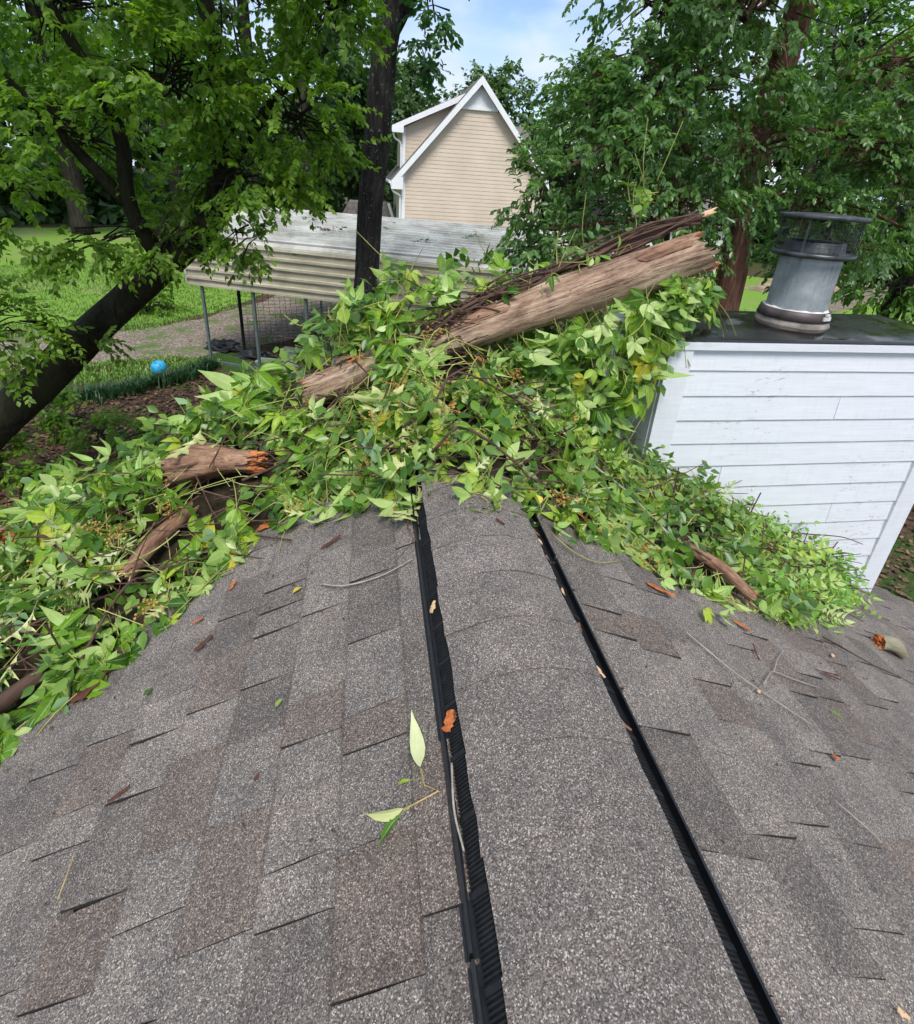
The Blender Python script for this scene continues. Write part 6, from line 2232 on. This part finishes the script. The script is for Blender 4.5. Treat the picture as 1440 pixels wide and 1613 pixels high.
TW = [('pale peeling twig beside the vent on the left slope', [(-0.451, 1.209), (-0.381, 1.157), (-0.286, 1.141), (-0.2, 1.15)], 0.0028, 0.0018, 'twig'),
      ('short straight pale twig low on the right slope', [(0.678, 0.568), (0.708, 0.526), (0.738, 0.494)], 0.0018, 0.0012, 'twig'),
      ('long thin pale twig down the middle of the right slope', [(0.558, 0.997), (0.644, 0.886), (0.733, 0.833), (0.823, 0.773)], 0.0022, 0.0014, 'twig'),
      ('dark twig reaching out below the light green sprigs', [(1.40, 1.27), (1.50, 1.225), (1.60, 1.20), (1.70, 1.185)], 0.004, 0.002, 'vinewood'),
      ('curved straw coloured stalk on the lower left slope', [(-0.898, 0.634), (-0.900, 0.682), (-0.907, 0.718)], 0.0016, 0.0011, 'stem_tan'),
      ('dark twig lying in the left vent channel', [(-0.174, 0.584), (-0.180, 0.511), (-0.174, 0.451)], 0.0022, 0.0018, 'twig'),
      ('yellow green vine stem trailing from the heap right of the vent', [(0.234, 1.251), (0.286, 1.189), (0.363, 1.19), (0.469, 1.244)], 0.0018, 0.0014, 'stem'),
      ('fine reddish stem crossing the left vent edge', [(-0.20, 1.36), (-0.205, 1.28), (-0.19, 1.22), (-0.25, 1.15)], 0.0018, 0.0010, 'chipdark'),
      ('thin brown twig below the wood stub on the right slope', [(1.72, 1.19), (1.80, 1.16), (1.90, 1.17)], 0.002, 0.0012, 'vinewood'),
      ('brown twig fallen along the top of the left shingles', [(-0.58, 1.78), (-0.50, 1.70), (-0.44, 1.70)], 0.003, 0.0015, 'vinewood')]
for lab, pts, r0, r1, m in TW:
    lift = 0.016
    P = [on_roof(x, y, lift)+Vector((0, 0, 0.004*(i % 2))) for i, (x, y) in enumerate(pts)]
    if 'vent channel' in lab:
        P = [Vector((x, y, vent_z(x)+0.026)) for x, y in pts]
    if 'crossing' in lab:
        P = [Vector((x, y, vent_z(x)+0.034)) for x, y in pts]
    tubes_thing('twig', lab, 'twig', [(P, r0, r1)], MAT[m], 'twigs lying on the shingles', 5)
tubes_thing('twig', 'forked crooked pale twig on the right slope', 'twig', [([on_roof(*p, 0.017) for p in ((0.748, 0.876), (0.80, 0.915), (0.85, 0.946), (0.944, 0.941), (1.034, 0.944))], 0.0026, 0.0015), ([on_roof(*p, 0.017) for p in ((0.85, 0.946), (0.90, 0.99), (0.929, 1.016), (1.017, 1.08))], 0.002, 0.001)], MAT['twig'], 'twigs lying on the shingles', 5, 'branch')
tubes_thing('twig', 'thin bare twig sticking out toward the chimney face', 'twig', [([(1.75, 1.92, -0.66), (1.95, 1.94, -0.70), (2.15, 1.95, -0.735), (2.30, 1.95, -0.79)], 0.004, 0.002)], MAT['vinewood'], 'twigs lying on the shingles', 5)

def fallen(label, x, y, lib, scale, ang, flip=False, lift=0.016, tilt=0.15, mat=None, seed=0, z=None):
    r = random.Random(seed+17)
    nn = roof_normal(x)+Vector((r.gauss(0, tilt), r.gauss(0, tilt), 0))
    if flip:
        nn = -nn
    p = on_roof(x, y, lift)
    if z is not None:
        p.z = z
    me = LIB[lib][seed % len(LIB[lib])]
    if mat:
        me = me.copy()
        me.materials[0] = mat
    o = link('fallen_leaf', me, None, p, aim(nn, Vector((math.cos(ang), math.sin(ang), 0))))
    o.scale = (scale,)*3
    return tag(o, label, 'leaf', 'leaves fallen on the shingles')
fallen('fresh green three part leaf fallen left of the ridge near the vines', -0.60, 1.54, 'pale3', 0.85, 1.3, seed=2, lift=0.03)
fallen('pale five part leaf on the shingles left of the oak leaves', -0.48, 1.52, 'pale', 0.62, 2.2, True, seed=1, lift=0.025)
fallen('second pale leaf close beside the oak leaves', -0.40, 1.53, 'pale', 0.60, 0.9, True, seed=3, lift=0.025)
fallen('small yellow leaf near the pale peeling twig', -0.534, 1.223, 'palesingle', 0.38, 0.6, seed=1, mat=MAT['yleaf'])
fallen('tiny orange and green leaf in the middle of the left slope', -0.526, 0.861, 'palesingle', 0.26, 0.8, seed=2, mat=MAT['oak'])
fallen('single green leaf alone on the right slope', 0.987, 0.859, 'single', 0.36, -0.9, seed=1)
fallen('thin green leaf bit above the dark chip on the left slope', -0.901, 1.064, 'single', 0.30, 1.2, seed=3)
fallen('bright yellow leaf at the end of the right vent edge', 0.165, 1.375, 'palesingle', 0.62, -0.6, seed=4, mat=MAT['yleaf'], lift=0.07)
fallen('second yellow leaf folded beside the vent edge', 0.20, 1.36, 'palesingle', 0.52, -1.4, seed=5, mat=MAT['yleaf'], lift=0.07)
fallen('green leaf cluster at the tip of the trailing stem on the right slope', 0.72, 1.13, 'three', 0.62, -1.1, seed=2, lift=0.03)
fallen('paler leaf behind the cluster at the tip of the trailing stem', 0.78, 1.13, 'pale3', 0.6, -0.7, True, seed=1, lift=0.03)
fallen('small leaf on the right slope beside the vent break', 0.27, 1.23, 'single', 0.4, -0.5, seed=0, lift=0.025)
sprigr = empty('leaf_sprig', on_roof(-0.215, 0.565, 0.016), 'small sprig with two curled yellow green leaves beside the vent', 'sprig')
for (dx, dy, lib, sc, an, fl) in ((-0.012, 0.035, 'palesingle', 1.05, 1.62, True), (-0.045, -0.02, 'palesingle', 0.75, 3.3, True), (-0.05, -0.028, 'single', 0.5, 3.7, False), (-0.03, 0.02, 'single', 0.28, 3.0, False)):
    nn = roof_normal(-0.2)+Vector((0.25, 0.1, 0))
    me = LIB[lib][2].copy()
    if fl:
        me.materials[0] = MAT['oak']
        nn = -nn
    p = on_roof(-0.215+dx, 0.565+dy, 0.022)-on_roof(-0.215, 0.565, 0.016)
    o = link('leaf', me, sprigr, p, aim(nn, Vector((math.cos(an), math.sin(an), 0))))
    o.scale = (sc*0.5, sc, sc*1.3)
tubes = MB()
q0 = on_roof(-0.215, 0.565, 0.016)
tubes.tube([on_roof(*p, 0.018)-q0 for p in ((-0.225, 0.60), (-0.222, 0.57), (-0.20, 0.552), (-0.26, 0.545))], 0.0013, 5)
tubes.build('stem', MAT['stem_tan'], sprigr)
# tiny crumbs of bark and leaf sprinkled over the shingles
cr = []
for _ in range(170):
    x = rnd.choice((-1, 1))*rnd.uniform(0.22, 1.5)
    y = min(pile_front(x), 2.1)-abs(rnd.gauss(0, 0.42))
    if y > 0.1:
        cr.append((x, y))
V, F, T = [], [], []
for (x, y) in cr:
    p = on_roof(x, y, 0.0105)
    a_ = rnd.uniform(0, 6.28)
    l_, w_ = rnd.uniform(0.003, 0.011), rnd.uniform(0.0015, 0.004)
    fr = roof_frame(1 if x > 0 else -1)
    u = fr @ Vector((math.cos(a_), math.sin(a_), 0))
    v = fr @ Vector((-math.sin(a_), math.cos(a_), 0))
    n = fr @ Vector((0, 0, 1))
    q = len(V)
    V += [tuple(p-u*l_), tuple(p+v*w_), tuple(p+u*l_), tuple(p-v*w_), tuple(p+n*0.003)]
    F += [(q, q+4, q+1), (q+1, q+4, q+2), (q+2, q+4, q+3), (q+3, q+4, q)]
    T += [rnd.random()]*5
o = add('bark_crumbs', V, F, MAT['litter'])
o.data.attributes.new('tint', 'FLOAT', 'POINT').data.foreach_set('value', T)
tag(o, 'tiny bark and leaf crumbs sprinkled over the shingles', 'crumbs', None, 'stuff')
# debris dropped on the carport roof
for k, (t, n_, w_) in enumerate(((3.2, 1.55, 0.28), (4.3, 2.2, 0.18), (2.2, 2.3, 0.14), (5.6, 1.2, 0.16), (6.6, 2.0, 0.2))):
    p = C0+CD*t+CN*n_
    z_ = ZE+0.10+(ZA-ZE-0.10)*(n_-0.12)/(HW-0.12)+0.03
    r = np.random.default_rng(400+k)
    O = np.array([[p.x, p.y, z_]])+r.normal(0, 1, (16 if k == 0 else 7, 3))*np.array([w_, w_*0.7, 0.02])
    V, F, T = leaf_sprays(O, unit(r.normal(0, 1, (len(O), 3))*np.array([1, 1, 0.2])), 6, 0.2, 0.10, 0.5, r, 0.1)
    V[:, 2] = np.maximum(V[:, 2], z_-0.01)
    tag(numpy_mesh('leaf_clump', V, F, MAT['litter'] if k == 0 else MAT['leaf_mid'], None, T), ('brown dead leaf clump on the carport roof by the dark trunk', 'green twig clump near the carport ridge left of the dark trunk', 'small green clump high on the left part of the carport roof', 'green clump on the carport roof right of the dark trunk', 'small green clump near the far end of the carport roof')[k], 'leaf clump', 'clumps fallen on the carport roof', 'stuff')
